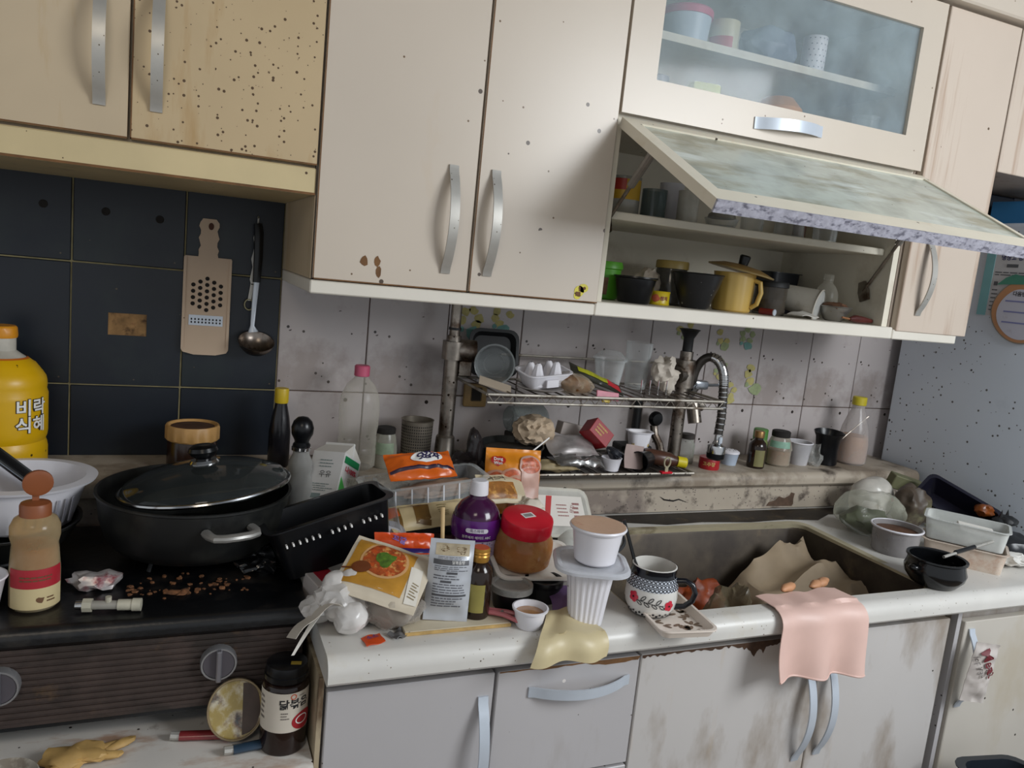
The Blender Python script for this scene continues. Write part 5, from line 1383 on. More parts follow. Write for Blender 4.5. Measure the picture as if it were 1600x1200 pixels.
ob('ring', tube([(.004 + .0055 * math.cos(i * PI / 8), -.014, .080 + .010 * math.sin(i * PI / 8)) for i in range(16)], .0017, 6, True), mChrome, t)
ob('ring_bar', bx(-.001, .009, -.0155, -.0125, .066, .072), mChrome, t)

# ---- on the wall behind the rack
t = thing('soap_holder', 'tan plastic soap holder stuck on the tiles behind the rack', 'holder', (.624, -.001, 1.104))
ob('plate', bx(-.028, .028, -.012, 0, -.028, .026, .005, 2), M('tan_plastic', '8e7448', .55, var=.15, vs=40), t)
ob('hollow', bx(-.012, .014, -.0125, -.011, -.014, .018, .002), mDark, t)
t = thing('wall_pipe', 'black drain pipe with a round valve on the tiles under the rack', 'pipe', (1.054, -.018, 0))
ob('pipe', tube([(0, 0, RK - .002), (0, 0, 1.105)], .010, 12), mBlackM, t)
ob('valve', tf(lathe([(0, .014), (.014, .013), (.019, .006), (.019, 0), (0, 0)], 20), (.046, -.012, 1.062), (PI / 2, 0, 0)), mBlack, t)
ob('elbow', tube([(.046, -.01, 1.045), (.05, -.014, 1.02), (.056, -.03, 1.0), (.058, -.05, RK)], .010, 10), mChromeD, t)

# ------------------------------------------------------------------ tap
t = thing('kitchen_tap', 'wall-mounted chrome tap with a flexible gooseneck spray hose', 'tap')
ob('body', join(tube([(1.120, -.055, 1.115), (1.215, -.055, 1.105)], .0165, 14), tube([(1.190, -.002, 1.108), (1.190, -.060, 1.108)], .018, 14), tube([(1.185, -.060, 1.108), (1.188, -.075, 1.062)], .017, 12)), mChromeD, t)
ob('wall_flange', tf(lathe([(0, .012), (.020, .012), (.028, 0), (0, 0)], 20), (1.190, -.001, 1.108), (PI / 2, 0, 0)), mChrome, t)
ob('lever', join(tube([(1.165, -.06, 1.125), (1.170, -.085, 1.160)], .012, 10), bx(1.150, 1.196, -.10, -.07, 1.150, 1.172, .005, 2), tube([(1.196, -.085, 1.160), (1.262, -.06, 1.158)], .004, 8)), M('tap_chrome', 'a8acb2', .2, .9), t)
pts = [(1.135, -.060, 1.115)]
for i in range(17):
    a = PI * i / 16
    pts.append((1.155 - .024 * math.cos(a), -.10 - .055 * (1 - math.cos(a)) / 2 - .02, 1.175 + .062 * math.sin(a)))
pts += [(1.1805, -.178, 1.14), (1.182, -.180, 1.10), (1.180, -.180, 1.058)]
hs = ob('hose', tube(pts, [.0105] * len(pts), 12), M('hose_grey', '4c4844', .35, .7, var=.2, vs=40), t)
coil = []
N_ = 34
for k in range(N_):
    q = len(pts) * .45 + (len(pts) * .55 - 1.001) * k / (N_ - 1)
    i = int(q); fpos = Vector(pts[i]).lerp(Vector(pts[min(i + 1, len(pts) - 1)]), q - i)
    d_ = (Vector(pts[min(i + 1, len(pts) - 1)]) - Vector(pts[i])).normalized()
    coil.append(tube([fpos - d_ * .0012, fpos + d_ * .0012], .0118, 12))
ob('coil', join(*coil), mChrome, hs)['kind'] = 'stuff'
sp = ob('spray_head', lathe([(0, .062), (.007, .062), (.008, .045), (.012, .038), (.0205, .034), (.0215, .030), (.0215, .014), (0, .014)], 26), mChrome, t, (1.180, -.180, .998))
ob('nozzle', lathe([(0, 0), (.017, 0), (.021, .004), (.0218, .016), (0, .016)], 26), mBlack, sp)
ob('button', bx(-.005, .005, -.014, -.010, .040, .056, .002), mSteelC, sp)

# ------------------------------------------------------------------ bottles and jars along the ledge
def bottle(name, label, loc, prof, m, cap, cm, cat='bottle', lab=None):
    t = thing(name, label, cat, loc, face(loc[0], loc[1]))
    ob('body', lathe(prof + [(0, prof[-1][1] + .001)], 28), m, t)
    z = prof[-1][1]
    ob('cap', lathe([(0, z + cap[1]), (cap[0] * .9, z + cap[1]), (cap[0], z + cap[1] - .002), (cap[0], z - .002), (cap[0] * .9, z - .003), (0, z - .003)], 26), cm, t)
    if lab: ob('label', wrap(cylS(prof), rect2(*lab[0], 12, 4)), lab[1], t)
    return t
y = -.095
# clear water bottle with a pink cap on the left
prof = [(0, 0), (.034, 0), (.039, .006), (.0395, .04), (.0375, .045), (.0395, .05), (.0375, .070), (.040, .085), (.041, .125), (.038, .150), (.028, .172), (.016, .184), (.0135, .188), (.0135, .192)]
t = bottle('water_bottle', 'large dusty empty clear bottle with a pink cap on the left ledge', (.343, -.095, RK), prof, mGlassD, (.0155, .019), M('pink_cap', 'b8506c', .45, var=.1))
t = bottle('glass_jar', 'small dusty jar with a dark lid beside the pink-capped bottle', (.402, -.095, RK), [(0, 0), (.024, 0), (.026, .004), (.0255, .040), (.021, .066), (.018, .074)], CL('jar_dusty', 'a8a698', .5, .2, edge=.3), (.020, .010), mDark, 'jar')
ob('label', wrap(cylS([(.026, 0), (.0255, .040), (.021, .066)]), rect2(-.02, .02, .030, .054, 10, 4)), M('label_green', '7c8c74', .6, var=.2, vs=60), t)
ob('contents', lathe([(0, .002), (.0235, .003), (.0235, .03), (0, .03)], 20), M('jar_beige', '8a7a68', .6, var=.1), t)
# pierced steel utensil cup
t = thing('utensil_cup', 'pierced steel utensil cup on the ledge beside the rack pole', 'cup', (.468, -.095, RK), face(.468, -.095))
mMesh = M('old_steel', '7c7468', .4, .6, var=.2, vs=40)
ob('wall', lathe([(0, .002), (.029, .001), (.0305, .003), (.0335, .100), (.035, .102), (.0325, .102), (.0295, .005), (0, .005)], 36), mMesh, t)
hol = []
Sc = cylS([(.0305, .003), (.0335, .100)])
for r_ in range(13):
    for c_ in range(-9, 10):
        hol.append(rect2(c_ * .0046 - .0012, c_ * .0046 + .0012, .016 + r_ * .0062 - .0017, .016 + r_ * .0062 + .0017, 1, 1))
ob('hole', wrap(Sc, join(*hol), .0004), M('mesh_hole', '241f1a', .8), t)
# right part of the ledge
bottle('glass_jar', 'small clear jar with a rusty lid under the tap', (1.172, -.075, RK), [(0, 0), (.019, 0), (.021, .003), (.021, .045), (.016, .056), (.0155, .064)], CL('jar_clear2', 'a8aca0', .42, .12, edge=.4), (.0185, .009), M('rust_lid', '3a3430', .6, var=.3), 'jar')
t = thing('red_tin', 'small red tin with gold lettering on the ledge under the spray hose', 'tin', (1.205, -.130, RK), face(1.2, -.13))
ob('body', lathe([(0, 0), (.024, 0), (.025, .002), (.025, .026), (.024, .028), (0, .027)], 28), M('tin_red', 'a01e24', .35, var=.15, vs=30), t)
ob('lettering', wrap(cylS([(.025, 0), (.025, .03)]), shift2(text2('고추장', .011, .0003), 0, .014), .0008), M('tin_gold', 'c0a060', .5), t)
ob('spout', lathe([(0, .042), (.004, .042), (.005, .028), (0, .027)], 10), M('spout_red', '8a1a1e', .4), t)
t = cup('blue_cup', 'pale blue tub with a dotted white lid on the ledge', (1.293, -.095, RK), .018, .0225, .030, M('pale_blue', 'a8b4c4', .4, var=.06))
ob('dotted_lid', lathe([(0, .038), (.018, .037), (.0235, .034), (.024, .030), (.022, .030)], 26), mWhite, t)
ob('dot', join(*[tf(lathe([(0, .0006), (.0014, .0005), (.0014, 0)], 6), (.013 * math.cos(i * PI / 4), .013 * math.sin(i * PI / 4), .0375)) for i in range(8)]), mDark, t)['kind'] = 'stuff'
prof = [(0, 0), (.0205, 0), (.022, .003), (.022, .056), (.019, .064), (.011, .072), (.0105, .080)]
bottle('tonic_bottle', 'brown glass tonic bottle with a bronze cap on the right ledge', (1.352, -.125, RK), prof, _M['brown_bottle_glass'], (.0125, .014), M('bronze_cap', '8a6a40', .4, .6), 'bottle', ((-.004, .022, .006, .048), M('olive_label2', '77724a', .5, var=.15)))
bottle('green_bottle', 'green-capped bottle half hidden behind the brown tonic bottle', (1.395, -.080, RK), [(0, 0), (.020, 0), (.021, .003), (.021, .055), (.0165, .066)], M('olive_plastic', '6e7a4a', .4, var=.2), (.0185, .024), M('green_cap', '4a7c38', .45, var=.1))
prof = [(0, 0), (.027, 0), (.031, .005), (.031, .040), (.033, .044), (.030, .056), (.024, .072), (.021, .078)]
t = bottle('glass_jar', 'jar of pinkish paste with a teal label and dark lid on the right ledge', (1.440, -.105, RK), prof, CL('jar_clear3', 'a8a090', .5, .15, edge=.3), (.0235, .013), mDark, 'jar', ((-.026, .03, .050, .066), M('teal_label', '7ca08c', .6, var=.2, vs=60)))
ob('paste', lathe([(0, .003), (.0275, .005), (.0285, .040), (0, .041)], 22), M('paste_pink', 'a87c60', .6, var=.1), t)
t = cup('white_tub', 'milky white round tub on the right ledge', (1.518, -.095, RK), .024, .031, .058, CL('milky_tub', 'b8b6b8', .8, .3, edge=.15))
ob('rim', tube([(.032 * math.cos(i * PI / 14), .032 * math.sin(i * PI / 14), .059) for i in range(28)], .0018, 6, True), mWhite, t)
t = thing('film_scrap', 'crumpled clear film between the milky tub and the black cup', 'film', (1.555, -.115, RK + .028))
ob('film', lump(.020, .016, .030, 3, .5, 40, 5.), CL('scrap_film', 'a8a8a4', .25, .1, edge=.6), t)
t = thing('black_cup', 'black waisted plastic cup at the right end of the ledge', 'cup', (1.612, -.095, RK), R3(4, -3, 0))
ob('wall', lathe([(0, .002), (.028, 0), (.031, .004), (.029, .045), (.033, .075), (.040, .088), (.038, .089), (.031, .075), (.026, .045), (.027, .006), (0, .005)], 30), mBlack, t)
prof = [(0, 0), (.035, 0), (.040, .006), (.041, .055), (.034, .10), (.022, .138), (.0165, .152), (.016, .165)]
t = bottle('squeeze_bottle', 'pear-shaped clear bottle half full of peach sauce with a yellow cap', (1.708, -.090, RK), prof, CL('bottle_hazy', 'b8b0ac', .42, .2, edge=.35), (.0185, .020), M('cap_yellow2', 'b8a824', .45))
ob('sauce', lathe([(0, .003), (.034, .004), (.0385, .01), (.0395, .055), (.036, .078), (0, .08)], 26), M('peach_sauce', 'b89070', .6, var=.08), t)
t = thing('thin_stick', 'thin metal skewer leaning from the black cup towards the fridge', 'skewer', (1.63, -.10, RK + .05))
ob('stick', tube([(0, 0, 0), (.098, -.01, .085)], .0022, 6), mChromeD, t)

# ------------------------------------------------------------------ right part of the worktop
t = thing('plastic_bag', 'white plastic bag with a red triangle slumped by the ledge end', 'bag', (1.620, -.262, WZ + .052))
ob('bag', lump(.062, .045, .054, 4, .14, 14, 2.), CL('bag_milky', 'cfcac0', .85, .25, edge=.1, stains=(('8a7440', .7, 12, .58, ONE),)), t)
ob('red_mark', wrap(planeS((.010, -.043, .012)), poly2([(-.010, -.006), (.010, -.006), (.002, .010)]), .004), mPrintR, t)
t = thing('salad_dome', 'clear plastic dome bag of dark greens on the right worktop', 'bag', (1.520, -.345, WZ + .045))
ob('film', lump(.085, .062, .052, 4, .18, 14, 7.), CL('dome_film', 'c8c8b6', .09, .06, edge=.6), t)
ob('greens', lump(.058, .040, .026, 3, .35, 24, 4.), M('dark_greens', '343a20', .6, var=.5, vs=40), t, (-.006, .004, -.018))
ob('lid_ring', tube([(.072 * math.cos(i * PI / 18), .060 * math.sin(i * PI / 18), 0) for i in range(36)], .002, 6, True), mGlass, t, (-.008, -.010, -.030), R3(14, 8, 0))
t = thing('round_tub', 'round translucent tub of brown paste on the right worktop', 'tub', (1.468, -.468, WZ))
ob('wall', lathe([(0, .002), (.044, 0), (.047, .004), (.050, .052), (.0535, .054), (.0535, .058), (.049, .058), (.045, .006), (0, .004)], 36), CL('tub_grey', 'a09c9c', .6, .2, edge=.2), t)
ob('rim', tube([(.0525 * math.cos(i * PI / 18), .0525 * math.sin(i * PI / 18), .057) for i in range(36)], .0022, 6, True), mWhite, t)
ob('paste', lathe([(0, .050), (.03, .0495), (.047, .048), (.045, .008), (0, .008)], 30), M('paste_brown', '5a3c28', .6, var=.35, vs=40, bump=.6), t)
t = rtub('food_box', 'lower of two stacked plastic food boxes, stained orange', (1.585, -.545, WZ), .165, .105, .046, CL('box_pinkish', 'd6c6b6', .72, .25, edge=.2, stains=(('b06a38', .6, 12, .58, ONE),)), -52, None, None, 'box')
t = rtub('food_box', 'upper translucent food box holding a white paper slip', (1.585, -.542, WZ + .0465), .165, .100, .046, CL('box_milky', 'd6d8d4', .6, .25, edge=.3), -54, None, None, 'box')
ob('paper_slip', bx(-.02, .05, -.028, .020, .030, .036, .002), mPaper, t, rot=R3(8, 4, 10))
ob('scraps', lump(.05, .03, .008, 3, .5, 50, 3.), M('pale_scraps', 'a8ac98', .7, var=.25, vs=80), t, (-.02, 0, .014))
t = thing('stone_bowl', 'glossy black stoneware bowl at the counter edge on the right', 'bowl', (1.392, -.630, WZ))
ob('body', lathe([(0, 0), (.036, 0), (.042, .003), (.054, .018), (.057, .030), (.053, .042), (.052, .050), (.056, .053), (.0555, .056), (.050, .055), (.048, .042), (.050, .030), (.045, .014), (0, .008)], 40), M('stoneware', '0c0d0f', .16, var=.1), t)
for s in (-1, 1):
    ob('lug', tf(lump(.012, .010, .006, 2, .05, 10), (s * .059, 0, .038)), M('stoneware', '0c0d0f', .16), t)
t = thing('ladle_spoon', 'thin steel spoon lying across the black stoneware bowl', 'spoon', (1.43, -.62, WZ + .058))
ob('handle', tube([(-.02, -.01, -.004), (.06, .0, .004), (.15, .012, .012)], [.003, .0028, .0032], 8), mSteel, t)
ob('grip', tube([(.02, -.004, .001), (.085, .004, .0065)], .0045, 8), mBlack, t)
t = thing('meat_tray', 'big dark ribbed plastic tray leaning against the fridge', 'tray', (1.775, -.372, WZ + .040), orient((.06, -.15, -.055), (-.10, .03, .12)))
ob('body', tray(.185, .085, .055, .012, .010, .002, .006), M('tray_navy', '1b1a26', .25, var=.15), t)
ob('rib', join(*[bx(-.07 + i * .018, -.066 + i * .018, -.0425, -.033, .006, .05) for i in range(8)]), M('tray_rib', '2c2838', .25), t)
t = thing('paper_bag', 'brown and olive crumpled package behind the round tub', 'package', (1.665, -.335, WZ + .050))
ob('package', lump(.042, .038, .050, 4, .4, 18, 6.), M('package_brown', '4c4034', .5, var=.35, vs=20, stains=(('7a7a5c', .8, 10, .55, ONE),)), t)
t = thing('green_carton', 'flattened olive carton behind the dark tray by the fridge', 'carton', (1.735, -.255, WZ + .085), R3(10, 14, -18))
ob('box', bx(-.045, .042, -.016, .016, -.018, .018, .002), M('carton_olive', '6a6a4c', .6, var=.2), t, smooth=False)
t = thing('orange_wrapper', 'small orange and black wrapper in the dark tray', 'wrapper', (1.792, -.435, WZ + .075))
ob('film', lump(.022, .018, .014, 3, .5, 40, 2.), M('wrapper_orange', '7a4018', .3, var=.5, vs=40), t)
t = thing('black_wrapper', 'black wrapper with pointed corners lying on the dark tray', 'wrapper', (1.805, -.478, WZ + .062))
ob('film', join(tf(lump(.026, .022, .012, 3, .4, 40, 6.), (0, 0, 0)), tf(lathe([(0, .024), (.006, 0)], 6), (-.016, 0, .004)), tf(lathe([(0, .022), (.006, 0)], 6), (.014, .006, .004))), mBlackM, t)
t = thing('tissue', 'torn white tissue lying by the stacked food boxes', 'tissue', (1.700, -.590, WZ + .018))
ob('wad', lump(.045, .024, .013, 3, .5, 36, 5.), M('tissue_bright', 'd0cec8', .8, var=.05), t)
t = thing('dark_package', 'dark glossy package at the right edge of the worktop', 'package', (1.745, -.545, WZ + .026))
ob('film', lump(.06, .06, .028, 3, .3, 20, 8.), M('package_black', '1c1d20', .3, var=.2), t)

# ------------------------------------------------------------------ in the sink
BT = .600
def rag(name, label, cat, loc, r, amp, sc, seed, m):
    t = thing(name, label, cat, loc)
    ob('heap', lump(*r, 4, amp, sc, seed), m, t)
rag('orange_packet', 'crumpled orange and green packet lying in the sink', 'packet', (1.055, -.335, .715), (.060, .030, .050), .5, 18, 3., M('sink_orange', '8a3a14', .45, var=.35, vs=30, stains=(('3c4420', .8, 14, .58, ONE),)))
rag('clear_bag', 'murky clear plastic bag lying in the sink behind the mug', 'bag', (1.045, -.475, .740), (.055, .045, .070), .4, 16, 5., CL('murky_film', '7a6e56', .55, .2, edge=.3))
rag('dark_rubbish', 'dark soaked rubbish heaped on the sink floor', 'rubbish', (1.000, -.440, .655), (.22, .14, .045), .4, 9, 2., M('soaked_dark', '2c241c', .5, var=.5, vs=16))
t = thing('wet_cardboard', 'soaked brown cardboard sheet leaning at the right side of the sink', 'cardboard', (0, 0, 0))
ob('sheet', sheet(30, 24, lambda u, v: (1.16 + .20 * u + .02 * math.sin(v * 5), -.60 + .27 * v, .712 + .125 * u ** .6 * (.4 + .6 * v) - .03 * (1 - v) + .012 * math.sin(u * 7 + v * 4) + .030 * (1 - 2 * abs(nz(u * 3, v * 3, 1.)))), .003), M('cardboard_wet', '94826a', .7, var=.25, vs=9, stains=(('3a2c20', .7, 7, .54, ONE),)), t)
t = thing('sink_stick', 'grey stick lying across the bottom of the sink', 'stick', (1.10, -.52, .705), R3(0, -4, 12))
ob('stick', tube([(-.12, 0, 0), (.12, 0, 0)], .011, 8), M('stick_grey', '5a5044', .6, var=.2), t)

# ------------------------------------------------------------------ over the front edge
def drape(u, v, w=.190, x0=.948, L=.128, back=.045):
    s = v * (L + back)
    if s < .048: y, z = -.625 - s, WZ + .004
    else:
        a = (s - .048) / .024
        if a < PI / 2: y, z = -.673 - .024 * math.sin(a), WZ + .004 - .024 * (1 - math.cos(a))
        else: y, z = -.697, WZ - .020 - (s - .048 - .0377)
    d = max(0., (v - .35) / .65)
    y -= (.008 + .014 * d) * (.5 + .5 * math.sin(u * 13 + 1.2 + v * .8)) * (.35 + .65 * d) + .003
    x = x0 + w * u + .012 * (v - .3) * (u - .2) + .004 * math.sin(v * 6 + u * 5)
    if s < .048: z += .004 * (.5 + .5 * math.sin(u * 17)) + .010 * max(0, u - .6)
    z -= .010 * u * d
    return (x, y, z)
t = thing('pink_cloth', 'pale pink rubber glove cuff draped like a cloth over the sink front', 'cloth')
mPink = M('pink_latex', 'd9b6aa', .45, var=.05, vs=14)
ob('cloth', sheet(40, 34, lambda u, v: drape(u, v), .0016), mPink, t)
ob('hem', tube([Vector(drape(i / 40, 1.0)) + Vector((0, -.001, 0)) for i in range(41)], .0022, 6), mPink, t)
for k, (x, y) in enumerate(((1.105, -.612), (1.128, -.605), (1.035, -.615))):
    ob('finger', tf(lump(.024, .009, .008, 3, .2, 40, k + 1.), (x, y, WZ + .010), (0, 0, .4)), M('peach_latex', 'bf8a64', .5, var=.1), t)

# bag on the right door handle
pm = Pouch(.052, .125, .008, .003, 3., .12, sc=40)
t = thing('carrier_bag', 'small crumpled meat bag hanging from the right base cabinet handle', 'bag', (1.474, -.696, .640), R3(0, 6, -16))
ob('bag', pm.mesh(18, 26), M('bag_offwhite', 'c2bab4', .4, var=.06), t)
ob('lettering', wrap(pm.S, shift2(text2('Meat', .029, .0005), .006, .086, -1.05), .0035), M('maroon_text', '6a2028', .5), t)
ob('lettering', wrap(pm.S, shift2(text2('for you', .015, .0002), -.011, .078, -1.05), .0035), M('grey_text', '77706c', .5), t)
# bin on the floor
t = thing('waste_bin', 'black plastic bin on the floor before the right base cabinet', 'bin', (1.478, -.803, 0), R3(0, 0, -10))
ob('body', tray(.165, .15, .54, .03, .02, .003, .010), M('bin_plastic', '20262e', .4, var=.1), t)

# ------------------------------------------------------------------ papers on the fridge
FX = 1.8878
S = planeS((FX, 0, 0), (0, -1, 0), (0, 0, 1))      # u = towards the room, v = height
t = thing('notice_board', 'teal-edged paper notice stuck to the side of the fridge', 'notice')
ob('teal_strip', bx(FX - .003, FX, -.272, -.248, 1.400, 1.560), M('teal_strip', '7cb0b4', .5, var=.05), t, smooth=False)
pa = ob('paper', bx(FX - .0022, FX, -.50, -.272, 1.400, 1.560), M('notice_paper', 'c2c2c4', .6, var=.04, stains=(('9a9a9a', .4, 14, .58, ONE),)), t, smooth=False)
S2 = planeS((FX - .0022, 0, 0), (0, -1, 0), (0, 0, 1))
ob('lettering', wrap(S2, shift2(text2('냉장고 용도 조절', .0145, .0004), .338, 1.545), .0008), M('navy_text', '2a2c60', .5), pa)
ob('small_print', wrap(S2, join(rect2(.305, .335, 1.522, 1.530, 1, 1), lines2(.278, .40, 1.500, 1.512, 2, 3, .4), rect2(.280, .290, 1.476, 1.486, 1, 1), lines2(.278, .30, 1.41, 1.47, 6, 2, .3)), .0008), M('notice_print', '5a5c60', .6), pa)
t = thing('apple_notice', 'apple-shaped notice card with an orange border and green leaf on the fridge', 'notice')
S3 = planeS((FX - .0026, 0, 0), (0, -1, 0), (0, 0, 1))
def apple(r, k=1.): return [(.372 + r * (1 + .06 * math.cos(2 * a)) * math.cos(a), 1.418 + r * k * (math.sin(a) - .10 * math.exp(-((a - PI / 2) / .35) ** 2))) for a in [2 * PI * i / 44 for i in range(44)]]
V, F = [], []
pl = apple(.080)
n = len(pl)
V = [(FX - .0026, -u, v) for u, v in pl] + [(FX - .0060, -u, v) for u, v in pl]
F = [tuple(range(n)), tuple(range(n, 2 * n))[::-1]] + [(i, (i + 1) % n, n + (i + 1) % n, n + i) for i in range(n)]
ob('rim', (V, F), M('card_rim', '8e8478', .5), t, smooth=False)
S4 = planeS((FX - .0060, 0, 0), (0, -1, 0), (0, 0, 1))
ob('border', wrap(S4, poly2(apple(.077)), .0005), M('border_orange', 'bd8a62', .5, var=.05), t)
ob('face', wrap(S4, poly2([(u, v - .006) for u, v in apple(.064)]), .0010), M('card_face', 'c6c6d2', .55, var=.04, stains=(('8a8078', .5, 16, .62, ONE),)), t)
ob('lettering', wrap(S4, shift2(text2('다음번에 꼭', .0125, .0003), .368, 1.458), .0016), mPrint, t)
ob('small_print', wrap(S4, join(*[rect2(.322, .400, z - .0018, z + .0018, 2, 1) for z in (1.440, 1.414, 1.388)]), .0016), M('lilac_rule', '8084b4', .5), t)
ob('leaf', wrap(S4, poly2([(.292, 1.478), (.312, 1.496), (.335, 1.506), (.365, 1.500), (.385, 1.490), (.36, 1.482), (.32, 1.480)]), .0014), M('leaf_green', '4a8a76', .5, var=.15), t)
t = thing('blue_box', 'blue printed box on top of the fridge', 'box', (2.02, -.235, 1.633), R3(0, 0, 6))
ob('box', bx(-.075, .12, -.05, .05, 0, .060, .002), M('box_blue', '2a6a98', .45, var=.1), t, smooth=False)
ob('label', wrap(planeS((0, -.05, 0)), join(rect2(-.062, -.020, .008, .048, 2, 2), rect2(.02, .07, .008, .050, 2, 2))), M('box_label', '7c7c8c', .5, var=.3, vs=60), t)
t = thing('navy_box', 'dark navy box behind the blue box on the fridge', 'box', (2.10, -.10, 1.633))
ob('box', bx(-.18, .2, -.05, .05, 0, .088, .003), M('box_navy', '151c2a', .6), t, smooth=False)
ob('tape', bx(-.02, .02, -.051, .051, 0, .0885), M('tape_dark', '252c3a', .4), t, smooth=False)

# ------------------------------------------------------------------ in the open cabinet, lower shelf
CB = 1.3525
t = thing('green_tub', 'bright green plastic tub with a lid at the left of the open shelf', 'tub', (.812, -.205, CB))
ob('body', lathe([(0, 0), (.026, 0), (.029, .003), (.033, .062), (.036, .064), (.036, .070), (.033, .078), (0, .078)], 28), M('lime_plastic', '55a02c', .4, var=.08), t)
ob('label', wrap(cylS([(.029, .003), (.033, .062)]), rect2(-.035, -.008, .010, .045, 8, 2)), M('tub_label', '7a5a40', .6, var=.3, vs=60), t)
t = thing('black_bowl', 'black plastic bowl before the green tub on the open shelf', 'bowl', (.838, -.285, CB))
ob('body', lathe([(0, 0), (.030, 0), (.033, .003), (.041, .048), (.045, .050), (.0445, .053), (.039, .050), (.031, .006), (0, .005)], 30), mBlack, t)
rag('tissue', 'ball of whitish tissue behind the black bowl on the open shelf', 'tissue', (.918, -.200, CB + .042), (.026, .024, .030), .3, 40, 3., M('tissue_grey', 'b0a69a', .8, var=.1))
t = thing('added_tissue_prop', 'added brown cardboard block propping up the tissue ball on the open shelf', 'box', (.918, -.200, CB))  # block added only to carry the tissue ball
ob('block', bx(-.03, .03, -.025, .025, 0, .020, .001), M('block_brown', '6a5840', .8), t, smooth=False)
t = thing('fish_can', 'small yellow tin with a red picture on the open shelf', 'tin', (.912, -.262, CB), face(.912, -.262))
ob('body', lathe([(0, 0), (.0225, 0), (.0235, .002), (.0225, .004), (.0225, .024), (.0235, .026), (.0225, .028), (0, .027)], 26), M('tin_yellow', 'c4ac1c', .35, var=.06), t)
ob('picture', wrap(cylS([(.0225, 0), (.0225, .03)]), disc2(-.006, .014, .009, .008, 12, 2, .3, 2)), M('tin_pic', 'b85a3c', .5, var=.3, vs=90), t)
ob('lettering', wrap(cylS([(.0225, 0), (.0225, .03)]), shift2(text2('참치', .009, .0003), .012, .013), .0008), M('tin_text', '7a2418', .5), t)
t = thing('dark_jar', 'dark jar with a tan lid behind the black mixing bowl', 'jar', (.988, -.185, CB))
ob('body', lathe([(0, 0), (.036, 0), (.039, .004), (.039, .055), (.034, .072), (.033, .080), (0, .08)], 28), CL('smoky_jar', '3a3834', .75, .12, edge=.2), t)
ob('lid', lathe([(0, .095), (.034, .095), (.036, .092), (.036, .078), (0, .078)], 28), M('lid_tan', '9a8448', .45, var=.1), t)
t = thing('mixing_bowl', 'black scuffed bowl with white spots in the middle of the open shelf', 'bowl', (.990, -.280, CB))
ob('body', lathe([(0, 0), (.026, 0), (.030, .004), (.046, .046), (.053, .070), (.055, .071), (.0535, .073), (.044, .046), (.028, .008), (0, .006)], 34), M('scuffed_black', '1e1e20', .35, var=.2, specks=(('8a8a88', 90, .2, .18),)), t)
t = thing('yellow_pot', 'ribbed mustard-yellow enamel pot on the open shelf', 'pot', (1.098, -.262, CB), face(1.1, -.26))
mYP = M('mustard_enamel', 'c8a656', .35, var=.06, specks=(('5a3c18', 50, .06, .12),))
ob('body', lathe([(0, 0), (.038, 0), (.041, .003), (.043, .045), (.0445, .082), (.046, .083), (.042, .083), (.040, .006), (0, .005)], 60, ripple=30, amp=.012, z0=.01, z1=.07), mYP, t)
ob('handle', tube([(.040, -.012, .070), (.054, -.018, .066), (.058, -.020, .045), (.052, -.018, .020), (.041, -.012, .012)], .005, 10), mYP, t)
t = thing('pot_lid', 'flat brass-coloured lid with a black knob lying askew on the yellow pot', 'lid', (1.112, -.262, CB + .088), R3(6, 8, 0))
ob('disc', lathe([(0, .014), (.040, .011), (.066, .003), (.070, 0), (.066, -.001), (0, .008)], 36), M('brass_lid', 'a5834a', .35, .3, var=.1), t)
ob('rim', tube([(.070 * math.cos(i * PI / 20), .070 * math.sin(i * PI / 20), 0) for i in range(40)], .002, 6, True), M('brass_rim', 'b8a070', .3, .5), t)
ob('knob', lathe([(0, .034), (.010, .034), (.012, .031), (.010, .013), (0, .013)], 16), mBlack, t)
t = thing('brown_glass', 'tumbler of dark brown liquid with a black lid beside the yellow pot', 'jar', (1.207, -.255, CB))
ob('wall', lathe([(0, .001), (.034, 0), (.035, .003), (.036, .062), (.034, .062), (.033, .005), (0, .004)], 28), CL('brown_clear', '5a5248', .45, .1, edge=.35), t)
ob('liquid', lathe([(0, .004), (.0325, .004), (.0335, .034), (0, .034)], 24), M('liquid_brown', '2c1a16', .3), t)
ob('lid', lathe([(0, .074), (.036, .073), (.038, .070), (.038, .061), (.035, .060)], 28), mBlackM, t)
t = thing('battery', 'small red and silver battery lying before the yellow pot', 'battery', (1.153, -.318, CB + .0072), R3(0, 90, -70))
ob('cell', lathe([(0, -.018), (.007, -.018), (.007, .014), (0, .014)], 16), M('cell_red', '7a2424', .35), t)
ob('tip', lathe([(0, .016), (.0068, .016), (.007, .012), (0, .012)], 16), mSteelC, t)
t = thing('paper_cup', 'white paper cup lying on its side on the open shelf', 'cup', (1.285, -.265, CB + .0375), R3(0, 100, -58))
ob('wall', lathe([(0, -.052), (.026, -.052), (.026, -.048), (.035, .040), (.037, .042), (.035, .044), (.024, -.044), (0, -.046)], 30), M('cup_paper', 'b8b2a6', .6, var=.06, stains=(('8a7a60', .5, 24, .56, ONE),)), t)
ob('base_disc', lathe([(0, .043), (.022, .043), (.030, .041), (.034, .042), (.034, .038), (0, .038)], 28), CL('cup_lid', 'c8c8c4', .7, .2), t)
t = thing('napkin', 'folded white napkin under the paper cup on the open shelf', 'napkin', (1.250, -.318, CB + .0005), R3(0, 0, 12))
ob('fold', sheet(8, 6, lambda u, v: (-.03 + .06 * u, -.02 + .04 * v, .006 + .012 * u * v + .002 * math.sin(u * 6)), .001), mPaper, t)
t = thing('navy_tub', 'dark navy tub at the back of the open shelf', 'tub', (1.375, -.075, CB), R3(0, 0, 0))
ob('body', tray(.10, .09, .100, .012, .008, .002, .005), M('navy_plastic', '12161f', .4), t)
